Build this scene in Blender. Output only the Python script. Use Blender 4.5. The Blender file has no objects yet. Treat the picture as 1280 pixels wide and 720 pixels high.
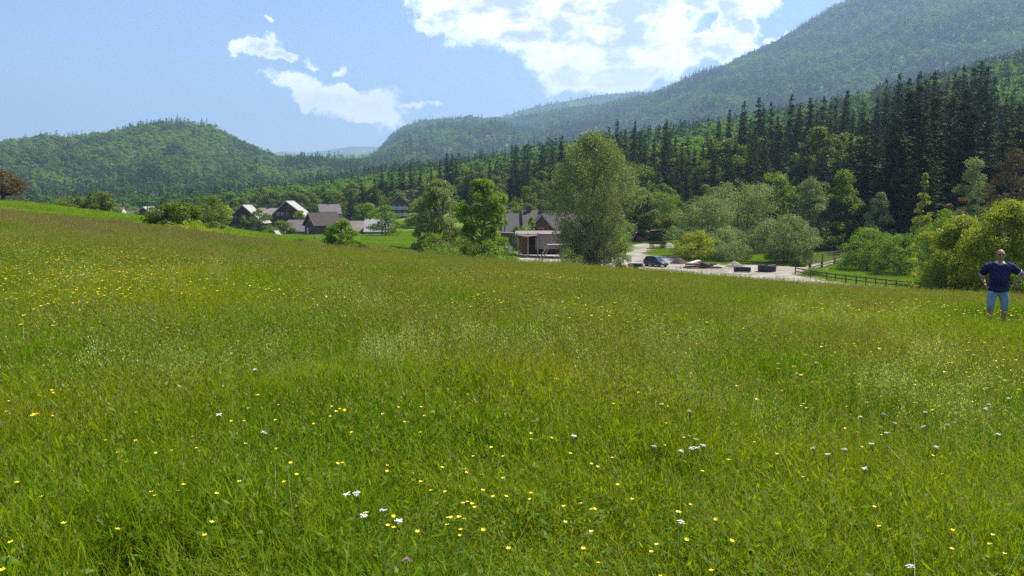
import bpy, bmesh, math, random
import numpy as np
from mathutils import Vector, Matrix

# ------------------------------------------------------------------ camera, light, exposure
SC = bpy.context.scene
COL = SC.collection
R = math.radians
FPX, PITCH, CZ = 985.0, math.atan(110 / 985.0), 1.6
cam_d = bpy.data.cameras.new('camera')
cam = bpy.data.objects.new('camera', cam_d)
COL.objects.link(cam)
cam_d.sensor_width = 36
cam_d.lens = 36 * FPX / 1280
cam_d.clip_end = 30000
cam_d.clip_start = 0.05
cam.location = (0, 0, CZ)
cam.rotation_euler = (math.pi / 2 - PITCH, 0, 0)
SC.camera = cam

SUN_AZ, SUN_EL = R(62), R(58)          # azimuth measured from +Y (view direction) towards +X
SKY_STRENGTH, SUN_STRENGTH, EXPOSURE = 0.080, 5.0, 1.06
HAZE_DENSITY = 0.00015
SC.view_settings.view_transform = 'Standard'
SC.view_settings.look = 'None'
SC.view_settings.gamma = 1
SC.view_settings.exposure = EXPOSURE
SC.view_settings.use_curve_mapping = False
cy = SC.cycles
cy.max_bounces = 6; cy.diffuse_bounces = 3; cy.glossy_bounces = 2; cy.transmission_bounces = 4
cy.volume_bounces = 0; cy.transparent_max_bounces = 6
cy.use_denoising = False      # keeps the fine leaf and grass detail crisp
cy.sample_clamp_indirect = 4

sd = bpy.data.lights.new('sun', 'SUN')
sd.energy = SUN_STRENGTH; sd.angle = R(0.5); sd.color = (1.0, 0.95, 0.87)
sun = bpy.data.objects.new('sun', sd); COL.objects.link(sun)
sdir = Vector((math.sin(SUN_AZ) * math.cos(SUN_EL), math.cos(SUN_AZ) * math.cos(SUN_EL), math.sin(SUN_EL)))
sun.rotation_euler = sdir.to_track_quat('Z', 'Y').to_euler()
sun.location = (0, 0, 60)


def ray(px, py):
    a = (px - 640) / FPX; b = -(py - 360) / FPX
    return (a, math.cos(PITCH) + b * math.sin(PITCH), -math.sin(PITCH) + b * math.cos(PITCH))


def uv_of(px, py):
    d = ray(px, py)
    return d[0] / d[1], d[2] / d[1]


def at(px, py, Y):
    u, v = uv_of(px, py)
    return Vector((u * Y, Y, CZ + v * Y))


# ---- world: physical sky with clouds placed by direction on the sky
world = bpy.data.worlds.new("World"); SC.world = world; world.use_nodes = True
WN, WL = world.node_tree.nodes, world.node_tree.links
WN.clear()


def wn(t, **k):
    n = WN.new(t)
    for a, b in k.items(): setattr(n, a, b)
    return n


def wmath(op, a, b=None, clamp=False):
    n = wn('ShaderNodeMath', operation=op, use_clamp=clamp)
    for i, s in enumerate((a, b)):
        if s is None: continue
        if isinstance(s, (int, float)): n.inputs[i].default_value = s
        else: WL.new(s, n.inputs[i])
    return n.outputs[0]


sky = wn('ShaderNodeTexSky', sky_type='NISHITA')
sky.sun_disc = False; sky.sun_elevation = SUN_EL; sky.sun_rotation = SUN_AZ
sky.altitude = 500; sky.air_density = 1.1; sky.dust_density = 0.3; sky.ozone_density = 3.5
tc = wn('ShaderNodeTexCoord')
sep = wn('ShaderNodeSeparateXYZ'); WL.new(tc.outputs['Generated'], sep.inputs[0])
az = wmath('ARCTAN2', sep.outputs[0], sep.outputs[1])
el = wmath('ARCSINE', sep.outputs[2])
comb = wn('ShaderNodeCombineXYZ'); WL.new(az, comb.inputs[0]); WL.new(el, comb.inputs[1])
nz = wn('ShaderNodeTexNoise'); nz.inputs['Scale'].default_value = 13; nz.inputs['Detail'].default_value = 9
nz.inputs['Roughness'].default_value = 0.58
WL.new(comb.outputs[0], nz.inputs['Vector'])
sub = wn('ShaderNodeVectorMath', operation='SUBTRACT'); WL.new(nz.outputs['Color'], sub.inputs[0]); sub.inputs[1].default_value = (.5, .5, .5)
scl = wn('ShaderNodeVectorMath', operation='MULTIPLY'); WL.new(sub.outputs[0], scl.inputs[0]); scl.inputs[1].default_value = (.12, .075, 0)
warp = wn('ShaderNodeVectorMath', operation='ADD'); WL.new(comb.outputs[0], warp.inputs[0]); WL.new(scl.outputs[0], warp.inputs[1])
CLOUDS = [  # centre x, y and radii in photograph pixels -> converted to sky directions
    (612, -5, 88, 42), (690, 15, 120, 55), (780, 25, 95, 60), (640, 30, 70, 38), (720, 70, 70, 36), (770, 85, 75, 32),
    (822, 62, 34, 40), (700, 98, 40, 16), (912, 32, 22, 34), (888, 62, 36, 18), (840, -8, 90, 26), (925, 0, 40, 26), (860, 80, 26, 14),
    (560, 15, 42, 26), (900, 68, 45, 15), (820, 80, 30, 26), (980, 42, 26, 8), (965, 48, 20, 8),
    (318, 58, 27, 9), (346, 67, 23, 8), (332, 48, 13, 7), (358, 95, 34, 11), (383, 105, 26, 12), (410, 119, 27, 13),
    (445, 136, 38, 19), (474, 146, 31, 21), (489, 129, 17, 16), (438, 119, 20, 10), (456, 156, 25, 8),
    (432, 88, 11, 8), (392, 73, 7, 4), (520, 136, 18, 5), (325, 21, 4, 2.5), (5, 186, 16, 4),
    (1075, -60, 120, 35), (300, -130, 160, 50), (1200, -160, 180, 60), (-260, 60, 130, 40), (1700, -40, 160, 50), (-500, 130, 120, 22),
]
acc = None
for (x, y, rx, ry) in CLOUDS:
    d = Vector(ray(x, y)).normalized()
    a0, e0 = math.atan2(d.x, d.y), math.asin(d.z)
    s1 = wn('ShaderNodeVectorMath', operation='SUBTRACT'); WL.new(warp.outputs[0], s1.inputs[0]); s1.inputs[1].default_value = (a0, e0, 0)
    s2 = wn('ShaderNodeVectorMath', operation='MULTIPLY'); WL.new(s1.outputs[0], s2.inputs[0]); s2.inputs[1].default_value = (FPX / rx, FPX / ry, 0)
    s3 = wn('ShaderNodeVectorMath', operation='LENGTH'); WL.new(s2.outputs[0], s3.inputs[0])
    v = wmath('MULTIPLY', wmath('SUBTRACT', 1.0, s3.outputs['Value']), 1.0 if rx > 18 else 0.42)
    if acc is None: acc = v
    else:
        n = wn('ShaderNodeMath', operation='SMOOTH_MAX'); WL.new(acc, n.inputs[0]); WL.new(v, n.inputs[1]); n.inputs[2].default_value = 0.25
        acc = n.outputs[0]
nz2 = wn('ShaderNodeTexNoise'); nz2.inputs['Scale'].default_value = 34; nz2.inputs['Detail'].default_value = 8; nz2.inputs['Roughness'].default_value = 0.62
WL.new(comb.outputs[0], nz2.inputs['Vector'])
edge = wmath('MULTIPLY', wmath('SUBTRACT', nz2.outputs['Fac'], 0.5), 1.15)
nz4 = wn('ShaderNodeTexNoise'); nz4.inputs['Scale'].default_value = 120; nz4.inputs['Detail'].default_value = 5; nz4.inputs['Roughness'].default_value = 0.65
WL.new(comb.outputs[0], nz4.inputs['Vector'])
edge = wmath('ADD', edge, wmath('MULTIPLY', wmath('SUBTRACT', nz4.outputs['Fac'], 0.5), 0.45))
dens = wmath('ADD', acc, edge)
mr = wn('ShaderNodeMapRange', interpolation_type='SMOOTHSTEP'); WL.new(dens, mr.inputs[0])
mr.inputs[1].default_value = -0.10; mr.inputs[2].default_value = 0.36; mr.inputs[3].default_value = 0; mr.inputs[4].default_value = 0.97
# cloud body: white with soft grey-blue thicker parts
nz3 = wn('ShaderNodeTexNoise'); nz3.inputs['Scale'].default_value = 17; nz3.inputs['Detail'].default_value = 7; nz3.inputs['Roughness'].default_value = 0.55
mp3 = wn('ShaderNodeMapping'); mp3.inputs['Location'].default_value = (3.3, 1.7, 0); mp3.inputs['Scale'].default_value = (1, 1.9, 1)
WL.new(comb.outputs[0], mp3.inputs[0]); WL.new(mp3.outputs[0], nz3.inputs['Vector'])
thick = wn('ShaderNodeMapRange'); WL.new(dens, thick.inputs[0]); thick.inputs[1].default_value = 0.12; thick.inputs[2].default_value = 0.55
sh = wn('ShaderNodeMapRange', interpolation_type='SMOOTHSTEP'); WL.new(nz3.outputs['Fac'], sh.inputs[0]); sh.inputs[1].default_value = 0.40; sh.inputs[2].default_value = 0.58
hi_ = wn('ShaderNodeMapRange'); WL.new(el, hi_.inputs[0]); hi_.inputs[1].default_value = .10; hi_.inputs[2].default_value = .19; hi_.inputs[3].default_value = .12
shade = wmath('MULTIPLY', wmath('MULTIPLY', thick.outputs[0], sh.outputs[0]), hi_.outputs[0])
CW = 13.5
cmix = wn('ShaderNodeMixRGB'); WL.new(shade, cmix.inputs[0])
cmix.inputs[1].default_value = (CW * 1.0, CW * 1.0, CW * 1.03, 1); cmix.inputs[2].default_value = (CW * .40, CW * .44, CW * .52, 1)
smix = wn('ShaderNodeMixRGB'); WL.new(mr.outputs[0], smix.inputs[0]); WL.new(sky.outputs[0], smix.inputs[1]); WL.new(cmix.outputs[0], smix.inputs[2])
bg = wn('ShaderNodeBackground'); bg.inputs[1].default_value = SKY_STRENGTH
WL.new(smix.outputs[0], bg.inputs[0])
wo = wn('ShaderNodeOutputWorld'); WL.new(bg.outputs[0], wo.inputs[0])
world.cycles.sampling_method = 'MANUAL'; world.cycles.sample_map_resolution = 1024


# ------------------------------------------------------------------ helpers
def setp(o, label=None, cat=None, group=None, kind=None):
    if label: o['label'] = label
    if cat: o['category'] = cat
    if group: o['group'] = group
    if kind: o['kind'] = kind
    return o


def empty(name, loc, rz=0, label=None, cat=None, group=None):
    o = bpy.data.objects.new(name, None); COL.objects.link(o)
    o.location = loc; o.rotation_euler = (0, 0, rz); o.empty_display_size = 0.3
    return setp(o, label, cat, group)


def link(name, me, mats, parent=None, loc=None):
    o = bpy.data.objects.new(name, me)
    for m in (mats if isinstance(mats, (list, tuple)) else [mats]):
        if m is not None: me.materials.append(m)
    COL.objects.link(o)
    if parent is not None: o.parent = parent
    if loc is not None: o.location = loc
    return o


def copy_tree(o, parent=None):
    c = o.copy(); COL.objects.link(c)
    if parent is not None: c.parent = parent
    for ch in list(o.children): copy_tree(ch, c)
    return c


def np_mesh(name, V, F, attrs=None, smooth=False, matidx=None):
    """V (n,3); F (m,k) all faces with the same count"""
    me = bpy.data.meshes.new(name)
    V = np.asarray(V, dtype=np.float32); F = np.asarray(F, dtype=np.int32)
    m, k = F.shape
    me.vertices.add(len(V)); me.vertices.foreach_set('co', V.ravel())
    me.loops.add(m * k); me.loops.foreach_set('vertex_index', F.ravel())
    me.polygons.add(m); me.polygons.foreach_set('loop_start', np.arange(0, m * k, k, dtype=np.int32))
    if matidx is not None: me.polygons.foreach_set('material_index', np.asarray(matidx, dtype=np.int32))
    me.polygons.foreach_set('use_smooth', np.full(m, smooth, dtype=bool))
    if attrs:
        for an, arr in attrs.items():
            arr = np.asarray(arr, dtype=np.float32)
            if arr.ndim == 1:
                a = me.attributes.new(an, 'FLOAT', 'POINT'); a.data.foreach_set('value', arr)
            else:
                a = me.attributes.new(an, 'FLOAT_COLOR', 'POINT'); a.data.foreach_set('color', arr.ravel())
    me.update(calc_edges=True); me.validate()
    return me


class MB:
    """collects plain shapes for ONE mesh object"""
    def __init__(s): s.v = []; s.f = []; s.m = []
    def add(s, vs, fs, mi=0):
        b = len(s.v); s.v += [tuple(v) for v in vs]; s.f += [tuple(b + i for i in f) for f in fs]; s.m += [mi] * len(fs)
    def box(s, c, d, rz=0, mi=0, tilt=None):
        hx, hy, hz = d[0] / 2, d[1] / 2, d[2] / 2
        M = Matrix.Rotation(rz, 3, 'Z')
        if tilt is not None: M = M @ tilt
        vs = [Vector(c) + M @ Vector((x * hx, y * hy, z * hz)) for x in (-1, 1) for y in (-1, 1) for z in (-1, 1)]
        s.add(vs, [(0, 1, 3, 2), (4, 6, 7, 5), (0, 4, 5, 1), (2, 3, 7, 6), (0, 2, 6, 4), (1, 5, 7, 3)], mi)
    def beam(s, a, b, w, h, mi=0):
        a, b = Vector(a), Vector(b); d = (b - a); L = d.length; d.normalize()
        side = d.cross(Vector((0, 0, 1)))
        if side.length < 1e-3: side = Vector((1, 0, 0))
        side.normalize(); up = side.cross(d)
        vs = [p + side * sx * w / 2 + up * sz * h / 2 for p in (a, b) for sx in (-1, 1) for sz in (-1, 1)]
        s.add(vs, [(0, 1, 3, 2), (4, 6, 7, 5), (0, 4, 5, 1), (2, 3, 7, 6), (0, 2, 6, 4), (1, 5, 7, 3)], mi)
    def tube(s, pts, rad, n=7, mi=0, cap=True):
        pts = [Vector(p) for p in pts]
        if isinstance(rad, (int, float)): rad = [rad] * len(pts)
        b = len(s.v); prev = None
        for i, p in enumerate(pts):
            d = (pts[min(i + 1, len(pts) - 1)] - pts[max(i - 1, 0)]).normalized()
            sd_ = d.cross(Vector((0, 0, 1))) if prev is None else prev - d * prev.dot(d)
            if sd_.length < 1e-3: sd_ = d.cross(Vector((0, 1, 0)))
            sd_.normalize(); prev = sd_; up = sd_.cross(d)
            for k in range(n):
                a = 2 * math.pi * k / n
                s.v.append(tuple(p + (sd_ * math.cos(a) + up * math.sin(a)) * rad[i]))
        for i in range(len(pts) - 1):
            for k in range(n):
                s.f.append((b + i * n + k, b + i * n + (k + 1) % n, b + (i + 1) * n + (k + 1) % n, b + (i + 1) * n + k)); s.m.append(mi)
        if cap:
            s.f.append(tuple(b + k for k in range(n))); s.m.append(mi)
            s.f.append(tuple(b + (len(pts) - 1) * n + k for k in reversed(range(n)))); s.m.append(mi)
    def prism(s, poly, a, b, mi=0):
        """closed polygon (list of 3D offsets) swept from point a to point b"""
        n = len(poly); A = [Vector(a) + Vector(p) for p in poly]; B = [Vector(b) + Vector(p) for p in poly]
        s.add(A + B, [tuple(range(n))[::-1], tuple(range(n, 2 * n))] + [(i, (i + 1) % n, n + (i + 1) % n, n + i) for i in range(n)], mi)
    def build(s, name, mats, parent=None, smooth=False, bevel=0, loc=None):
        me = bpy.data.meshes.new(name); me.from_pydata(s.v, [], s.f)
        me.polygons.foreach_set('material_index', s.m)
        bm = bmesh.new(); bm.from_mesh(me)
        bmesh.ops.recalc_face_normals(bm, faces=bm.faces)
        bm.to_mesh(me); bm.free()
        if smooth: me.polygons.foreach_set('use_smooth', [True] * len(me.polygons))
        o = link(name, me, mats, parent, loc)
        if bevel:
            m = o.modifiers.new('bevel', 'BEVEL'); m.width = bevel; m.segments = 2; m.limit_method = 'ANGLE'
        return o


# ---- value noise
def _hash(ix, iy, seed):
    h = (ix.astype(np.int64) * 374761393 + iy.astype(np.int64) * 668265263 + seed * 1442695041) & 0xffffffff
    h = ((h ^ (h >> 13)) * 1274126177) & 0xffffffff
    return ((h ^ (h >> 16)) & 0xffff) / 65535.0


def vnoise(x, y, seed=0):
    x = np.asarray(x, float); y = np.asarray(y, float)
    ix = np.floor(x); iy = np.floor(y); fx = x - ix; fy = y - iy
    fx = fx * fx * (3 - 2 * fx); fy = fy * fy * (3 - 2 * fy)
    a = _hash(ix, iy, seed); b = _hash(ix + 1, iy, seed); c = _hash(ix, iy + 1, seed); d = _hash(ix + 1, iy + 1, seed)
    return (a * (1 - fx) + b * fx) * (1 - fy) + (c * (1 - fx) + d * fx) * fy


def fbm(x, y, seed=0, oct=4):
    s = 0; a = 0.5; t = 0
    for i in range(oct):
        s = s + a * vnoise(x * 2 ** i, y * 2 ** i, seed + i * 17); t += a; a *= 0.5
    return s / t


def sstep(a, b, x):
    t = np.clip((x - a) / (b - a), 0, 1); return t * t * (3 - 2 * t)


# ------------------------------------------------------------------ materials
MATS = {}


def newmat(name):
    m = bpy.data.materials.new(name); m.use_nodes = True; m.node_tree.nodes.clear(); MATS[name] = m
    return m, m.node_tree.nodes, m.node_tree.links


def leaf_mat(name, ca, cb, cc=None, transl=0.4, noise=0.0, gloss=0.015, rnd=0.5, wscale=0.15, cd=None):
    """ca..cb by the per-leaf tint, towards cc by per-plant random, towards cd by a world-scale noise"""
    m, N, L = newmat(name)
    at_ = N.new('ShaderNodeAttribute'); at_.attribute_name = 'tint'
    mix = N.new('ShaderNodeMixRGB'); mix.inputs[1].default_value = (*ca, 1); mix.inputs[2].default_value = (*cb, 1)
    L.new(at_.outputs['Fac'], mix.inputs[0]); out = mix.outputs[0]
    if cc is not None:
        oi = N.new('ShaderNodeObjectInfo'); mul = N.new('ShaderNodeMath'); mul.operation = 'MULTIPLY'; mul.inputs[1].default_value = rnd
        L.new(oi.outputs['Random'], mul.inputs[0])
        mx = N.new('ShaderNodeMixRGB'); mx.inputs[2].default_value = (*cc, 1); L.new(mul.outputs[0], mx.inputs[0]); L.new(out, mx.inputs[1]); out = mx.outputs[0]
    if cd is not None:
        g = N.new('ShaderNodeNewGeometry'); nt = N.new('ShaderNodeTexNoise'); nt.inputs['Scale'].default_value = wscale; nt.inputs['Detail'].default_value = 4
        L.new(g.outputs['Position'], nt.inputs['Vector'])
        mr_ = N.new('ShaderNodeMapRange'); mr_.inputs[1].default_value = 0.44; mr_.inputs[2].default_value = 0.60; mr_.inputs[4].default_value = noise
        L.new(nt.outputs['Fac'], mr_.inputs[0])
        mx = N.new('ShaderNodeMixRGB'); mx.inputs[2].default_value = (*cd, 1); L.new(mr_.outputs[0], mx.inputs[0]); L.new(out, mx.inputs[1]); out = mx.outputs[0]
    df = N.new('ShaderNodeBsdfDiffuse'); tr = N.new('ShaderNodeBsdfTranslucent'); L.new(out, df.inputs[0])
    br = N.new('ShaderNodeMixRGB'); br.blend_type = 'MULTIPLY'; br.inputs[0].default_value = 1; br.inputs[2].default_value = (1.25, 1.3, 0.55, 1); L.new(out, br.inputs[1]); L.new(br.outputs[0], tr.inputs[0])
    ms = N.new('ShaderNodeMixShader'); ms.inputs[0].default_value = transl; L.new(df.outputs[0], ms.inputs[1]); L.new(tr.outputs[0], ms.inputs[2])
    gl = N.new('ShaderNodeBsdfGlossy'); gl.inputs['Roughness'].default_value = 0.45; gl.inputs[0].default_value = (0.9, 0.95, 0.9, 1)
    ms2 = N.new('ShaderNodeMixShader'); ms2.inputs[0].default_value = gloss; L.new(ms.outputs[0], ms2.inputs[1]); L.new(gl.outputs[0], ms2.inputs[2])
    o = N.new('ShaderNodeOutputMaterial'); L.new(ms2.outputs[0], o.inputs[0])
    return m


def surf(name, col, rough=0.8, col2=None, scale=3.0, bump=0.0, metal=0.0, stretch=(1, 1, 1), spec=0.3, detail=6, lo=0.35, hi=0.65, coat=0):
    m, N, L = newmat(name)
    p = N.new('ShaderNodeBsdfPrincipled'); o = N.new('ShaderNodeOutputMaterial'); L.new(p.outputs[0], o.inputs[0])
    p.inputs['Base Color'].default_value = (*col, 1); p.inputs['Roughness'].default_value = rough; p.inputs['Metallic'].default_value = metal
    p.inputs['Specular IOR Level'].default_value = spec
    if coat: p.inputs['Coat Weight'].default_value = coat
    if col2 is not None or bump:
        t = N.new('ShaderNodeTexCoord'); mp = N.new('ShaderNodeMapping'); mp.inputs['Scale'].default_value = stretch
        nt = N.new('ShaderNodeTexNoise'); nt.inputs['Scale'].default_value = scale; nt.inputs['Detail'].default_value = detail
        L.new(t.outputs['Object'], mp.inputs[0]); L.new(mp.outputs[0], nt.inputs['Vector'])
        if col2 is not None:
            r_ = N.new('ShaderNodeMapRange'); r_.inputs[1].default_value = lo; r_.inputs[2].default_value = hi; L.new(nt.outputs['Fac'], r_.inputs[0])
            mx = N.new('ShaderNodeMixRGB'); mx.inputs[1].default_value = (*col, 1); mx.inputs[2].default_value = (*col2, 1)
            L.new(r_.outputs[0], mx.inputs[0]); L.new(mx.outputs[0], p.inputs['Base Color'])
        if bump:
            b = N.new('ShaderNodeBump'); b.inputs['Strength'].default_value = bump; b.inputs['Distance'].default_value = 0.05
            L.new(nt.outputs['Fac'], b.inputs['Height']); L.new(b.outputs[0], p.inputs['Normal'])
    return m


# ------------------------------------------------------------------ terrain
TY = np.array([0, 10, 20, 33, 48, 60, 80, 100, 120, 150, 200, 230, 300, 450, 700, 1000, 1300, 2000, 12000], float)
TP = {
    -600: [2.0, 2.4, 3, 3.2, 3, 2, -2, -4, -8, -8, -8, -8, -8],
    0: [.05, .3, 1.1, 1.75, 1.5, -2, -6, -7, -8.4, -9, -10, -10, -10],
    150: [-.65, -.45, .1, -.3, -2, -5, -7.5, -8, -8.4, -9, -10, -10, -10],
    280: [-1.2, -1.3, -1.3, -2.2, -3.8, -6, -8, -8.4, -8.4, -8, -9, -10, -10],
    400: [-1.3, -1.9, -2.8, -3.7, -4.6, -5.8, -7.6, -8.4, -7.5, -4, 5, 8, -10],
    520: [-1.65, -2.2, -3.1, -4, -4.9, -6.1, -7.8, -8, -5, 4, 15, 28, 10],
    640: [-1.9, -3.2, -6, -8, -8.4, -8.4, -8, -6, 1, 12, 28, 42, 20],
    800: [-2.45, -4, -7, -8.4, -8.4, -8.4, -7, -3, 6, 20, 45, 68, 45],
    1000: [-3.25, -5, -7.8, -8.4, -8.4, -8.4, -4, 0, 9, 28, 66, 98, 70],
    1160: [-3.75, -5.2, -7.4, -8.4, -8.4, -7.5, -1, 4, 15, 42, 92, 138, 110],
    1280: [-4.0, -5.4, -7.3, -8, -7.8, -5, 2, 7, 18, 50, 112, 178, 150],
    1900: [-4.8, -5.5, -6.5, -6.5, -5, 0, 8, 14, 30, 70, 150, 220, 190],
}
Z33 = {-600: 1.2, 0: -.12, 150: -.6, 280: -.95, 400: -1.1, 520: -1.3, 640: -1.35, 800: -1.6, 1000: -2.05, 1160: -2.3, 1280: -2.5, 1900: -3.4}
cols = sorted(TP); CU = np.array([(p - 640) / FPX for p in cols])
rows = []
for p, u in zip(cols, CU):
    near = [-0.055 * u * y - 0.04 * y for y in (0, 10, 20)]
    z = near + [Z33[p]] + TP[p]
    rows.append(z + [z[-1] * 0.4 - 5, -12])
TZ = np.array(rows)
amt = np.interp(cols, [-600, 280, 400, 520, 1000, 1160, 1280, 1900], [0, 0, .30, .58, .74, .92, .95, .95])
TZ += amt[:, None] * np.interp(TY, [20, 33, 48, 60, 80, 100], [0, -.5, -1, -1.1, -.8, 0])[None, :]
US = np.linspace(-1.4, 1.4, 281); SS = np.linspace(math.log(10), math.log(12010), 700); YS = np.exp(SS) - 10
g1 = np.array([np.interp(YS, TY, TZ[i]) for i in range(len(cols))])
grid = np.array([[0.0]] * 1)
grid = np.stack([np.interp(US, CU, g1[:, j]) for j in range(len(YS))], 1)


def gblur(a, s, ax):
    r_ = int(3 * s) + 1; k = np.exp(-0.5 * (np.arange(-r_, r_ + 1) / s) ** 2); k /= k.sum()
    pad = [(0, 0), (0, 0)]; pad[ax] = (r_, r_)
    b = np.pad(a, pad, mode='edge'); o = np.zeros_like(a)
    for i, w in enumerate(k):
        o += w * (b[i:i + a.shape[0], :] if ax == 0 else b[:, i:i + a.shape[1]])
    return o


grid = gblur(gblur(grid, 5, 0), 4, 1)


def H(x, y):
    x = np.asarray(x, float); y = np.asarray(y, float)
    r_ = np.hypot(x, y) + 1e-6
    yy = np.maximum(y, np.abs(x) / 1.4); yy = np.maximum(yy, 1e-3)
    u = np.clip(x / yy, -1.4, 1.4)
    fi = (u + 1.4) / 2.8 * 280; fj = (np.log(yy + 10) - SS[0]) / (SS[1] - SS[0])
    fj = np.clip(fj, 0, 698.999); i = np.clip(fi.astype(int), 0, 279); j = fj.astype(int); a = fi - i; b = fj - j
    z = (grid[i, j] * (1 - a) + grid[i + 1, j] * a) * (1 - b) + (grid[i, j + 1] * (1 - a) + grid[i + 1, j + 1] * a) * b
    pl = -0.055 * 120 * np.tanh(x / 120) - 0.04 * 60 * np.tanh(y / 60)
    w = sstep(0.0, 0.7, -y / r_)
    near = 1 - sstep(4, 14, r_)
    w = np.maximum(w, near)
    z = z * (1 - w) + pl * w
    z = z + 0.22 * (fbm(x * 0.11, y * 0.11, 3, 3) - 0.5) * sstep(2, 10, r_) * (r_ < 400)
    return z


def Hs(x, y): return float(H(np.array([x]), np.array([y]))[0])


def hit(px, py, dz=0.0, y0=1.5, y1=400):
    """where the sight line of a photograph pixel meets the ground raised by dz"""
    u, v = uv_of(px, py)
    Y = np.geomspace(y0, y1, 3000); d = CZ + v * Y - (H(u * Y, Y) + dz)
    k = np.argmax(d < 0)
    if d[k] >= 0: k = len(Y) - 1
    return Vector((u * Y[k], Y[k], float(CZ + v * Y[k] - dz)))


def place(px, Y):
    """ground point at photograph column px and depth Y"""
    u = uv_of(px, 300)[0]; x = u * Y
    return Vector((x, Y, Hs(x, Y)))
# ------------------------------------------------------------------ ground sheet
az_f = np.concatenate([np.arange(-42, 42.01, 0.22)]); az_l = np.arange(-60, -42, 1.0); az_r = np.arange(43, 61, 1.0)
az_b = np.arange(64, 300.1, 4.0)
AZ = np.radians(np.concatenate([az_l, az_f, az_r, az_b - 0])) ; AZ = AZ[AZ < math.radians(299.9)]
RR = np.concatenate([[0.4, 1, 1.7], np.geomspace(2.4, 320, 230), np.geomspace(330, 11200, 70)])
A, Rg = np.meshgrid(AZ, RR, indexing='ij')
X, Y_ = Rg * np.sin(A), Rg * np.cos(A)
Zg = H(X, Y_)
V = np.stack([X, Y_, Zg], -1).reshape(-1, 3)
na, nr = len(AZ), len(RR)
I, J = np.meshgrid(np.arange(na), np.arange(nr - 1), indexing='ij')
I2 = (I + 1) % na
F = np.stack([I * nr + J, I * nr + J + 1, I2 * nr + J + 1, I2 * nr + J], -1).reshape(-1, 4)


def edgeY(u):
    """depth of the far edge of the tall hay meadow, by direction"""
    return np.interp(u, [-1.3, -0.65, -0.5, -0.366, -0.244, -0.12, 0, 0.16, 0.37, 0.53, 0.65, 1.3], [66, 62, 57, 53, 54, 56, 60, 62, 64, 62, 56, 52])


def zone(x, y):
    """r: tall meadow, g: mown field, b: sorrel-red hay, a: woodland floor"""
    u = np.where(y > 1, x / np.maximum(y, 1), np.sign(x) * 1.4)
    wob = (fbm(x * 0.08, y * 0.08, 9, 3) - .5) * 8
    e = edgeY(u)
    tall = 1 - sstep(-1.5, 1.5, y + wob * .4 - e)
    red = tall * sstep(e - 19, e - 10, y + wob) * (1 - sstep(-0.40, -0.28, u))
    wood = sstep(215, 250, y - 90 * (u < -0.02) - 0 * u) 
    return tall, 1 - np.maximum(tall, wood), red, wood


zt = zone(X.ravel(), Y_.ravel())
ground_me = np_mesh('ground', V, F, {'zone': np.stack([zt[0], zt[2], zt[3], np.ones_like(zt[0])], -1)}, smooth=True)
m, N, L = newmat('ground_soil_and_turf')
p = N.new('ShaderNodeBsdfPrincipled'); o_ = N.new('ShaderNodeOutputMaterial'); L.new(p.outputs[0], o_.inputs[0]); p.inputs['Roughness'].default_value = 0.95
p.inputs['Specular IOR Level'].default_value = 0.1
za = N.new('ShaderNodeAttribute'); za.attribute_name = 'zone'; sp = N.new('ShaderNodeSeparateColor'); L.new(za.outputs['Color'], sp.inputs[0])
g = N.new('ShaderNodeNewGeometry')
n1 = N.new('ShaderNodeTexNoise'); n1.inputs['Scale'].default_value = 0.25; n1.inputs['Detail'].default_value = 8; L.new(g.outputs['Position'], n1.inputs['Vector'])
n2 = N.new('ShaderNodeTexNoise'); n2.inputs['Scale'].default_value = 5; n2.inputs['Detail'].default_value = 8; L.new(g.outputs['Position'], n2.inputs['Vector'])
mow = N.new('ShaderNodeMixRGB'); mow.inputs[1].default_value = (.085, .150, .014, 1); mow.inputs[2].default_value = (.165, .215, .030, 1); L.new(n1.outputs['Fac'], mow.inputs[0])
tal = N.new('ShaderNodeMixRGB'); tal.inputs[1].default_value = (.028, .045, .010, 1); tal.inputs[2].default_value = (.075, .085, .025, 1); L.new(n2.outputs['Fac'], tal.inputs[0])
red = N.new('ShaderNodeMixRGB'); red.inputs[2].default_value = (.15, .115, .04, 1); L.new(tal.outputs[0], red.inputs[1]); L.new(sp.outputs[1], red.inputs[0])
mA = N.new('ShaderNodeMixRGB'); L.new(sp.outputs[0], mA.inputs[0]); L.new(mow.outputs[0], mA.inputs[1]); L.new(red.outputs[0], mA.inputs[2])
wd = N.new('ShaderNodeMixRGB'); L.new(sp.outputs[2], wd.inputs[0]); L.new(mA.outputs[0], wd.inputs[1]); wd.inputs[2].default_value = (.035, .05, .015, 1)
L.new(wd.outputs[0], p.inputs['Base Color'])
bp = N.new('ShaderNodeBump'); bp.inputs['Distance'].default_value = 0.1; bp.inputs['Strength'].default_value = 0.6; L.new(n2.outputs['Fac'], bp.inputs['Height']); L.new(bp.outputs[0], p.inputs['Normal'])
ground = link('ground', ground_me, m); setp(ground, 'sloping green meadow ground falling away to the valley floor', kind='structure')

# ------------------------------------------------------------------ hills and mountains
HILLS = {}


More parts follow.
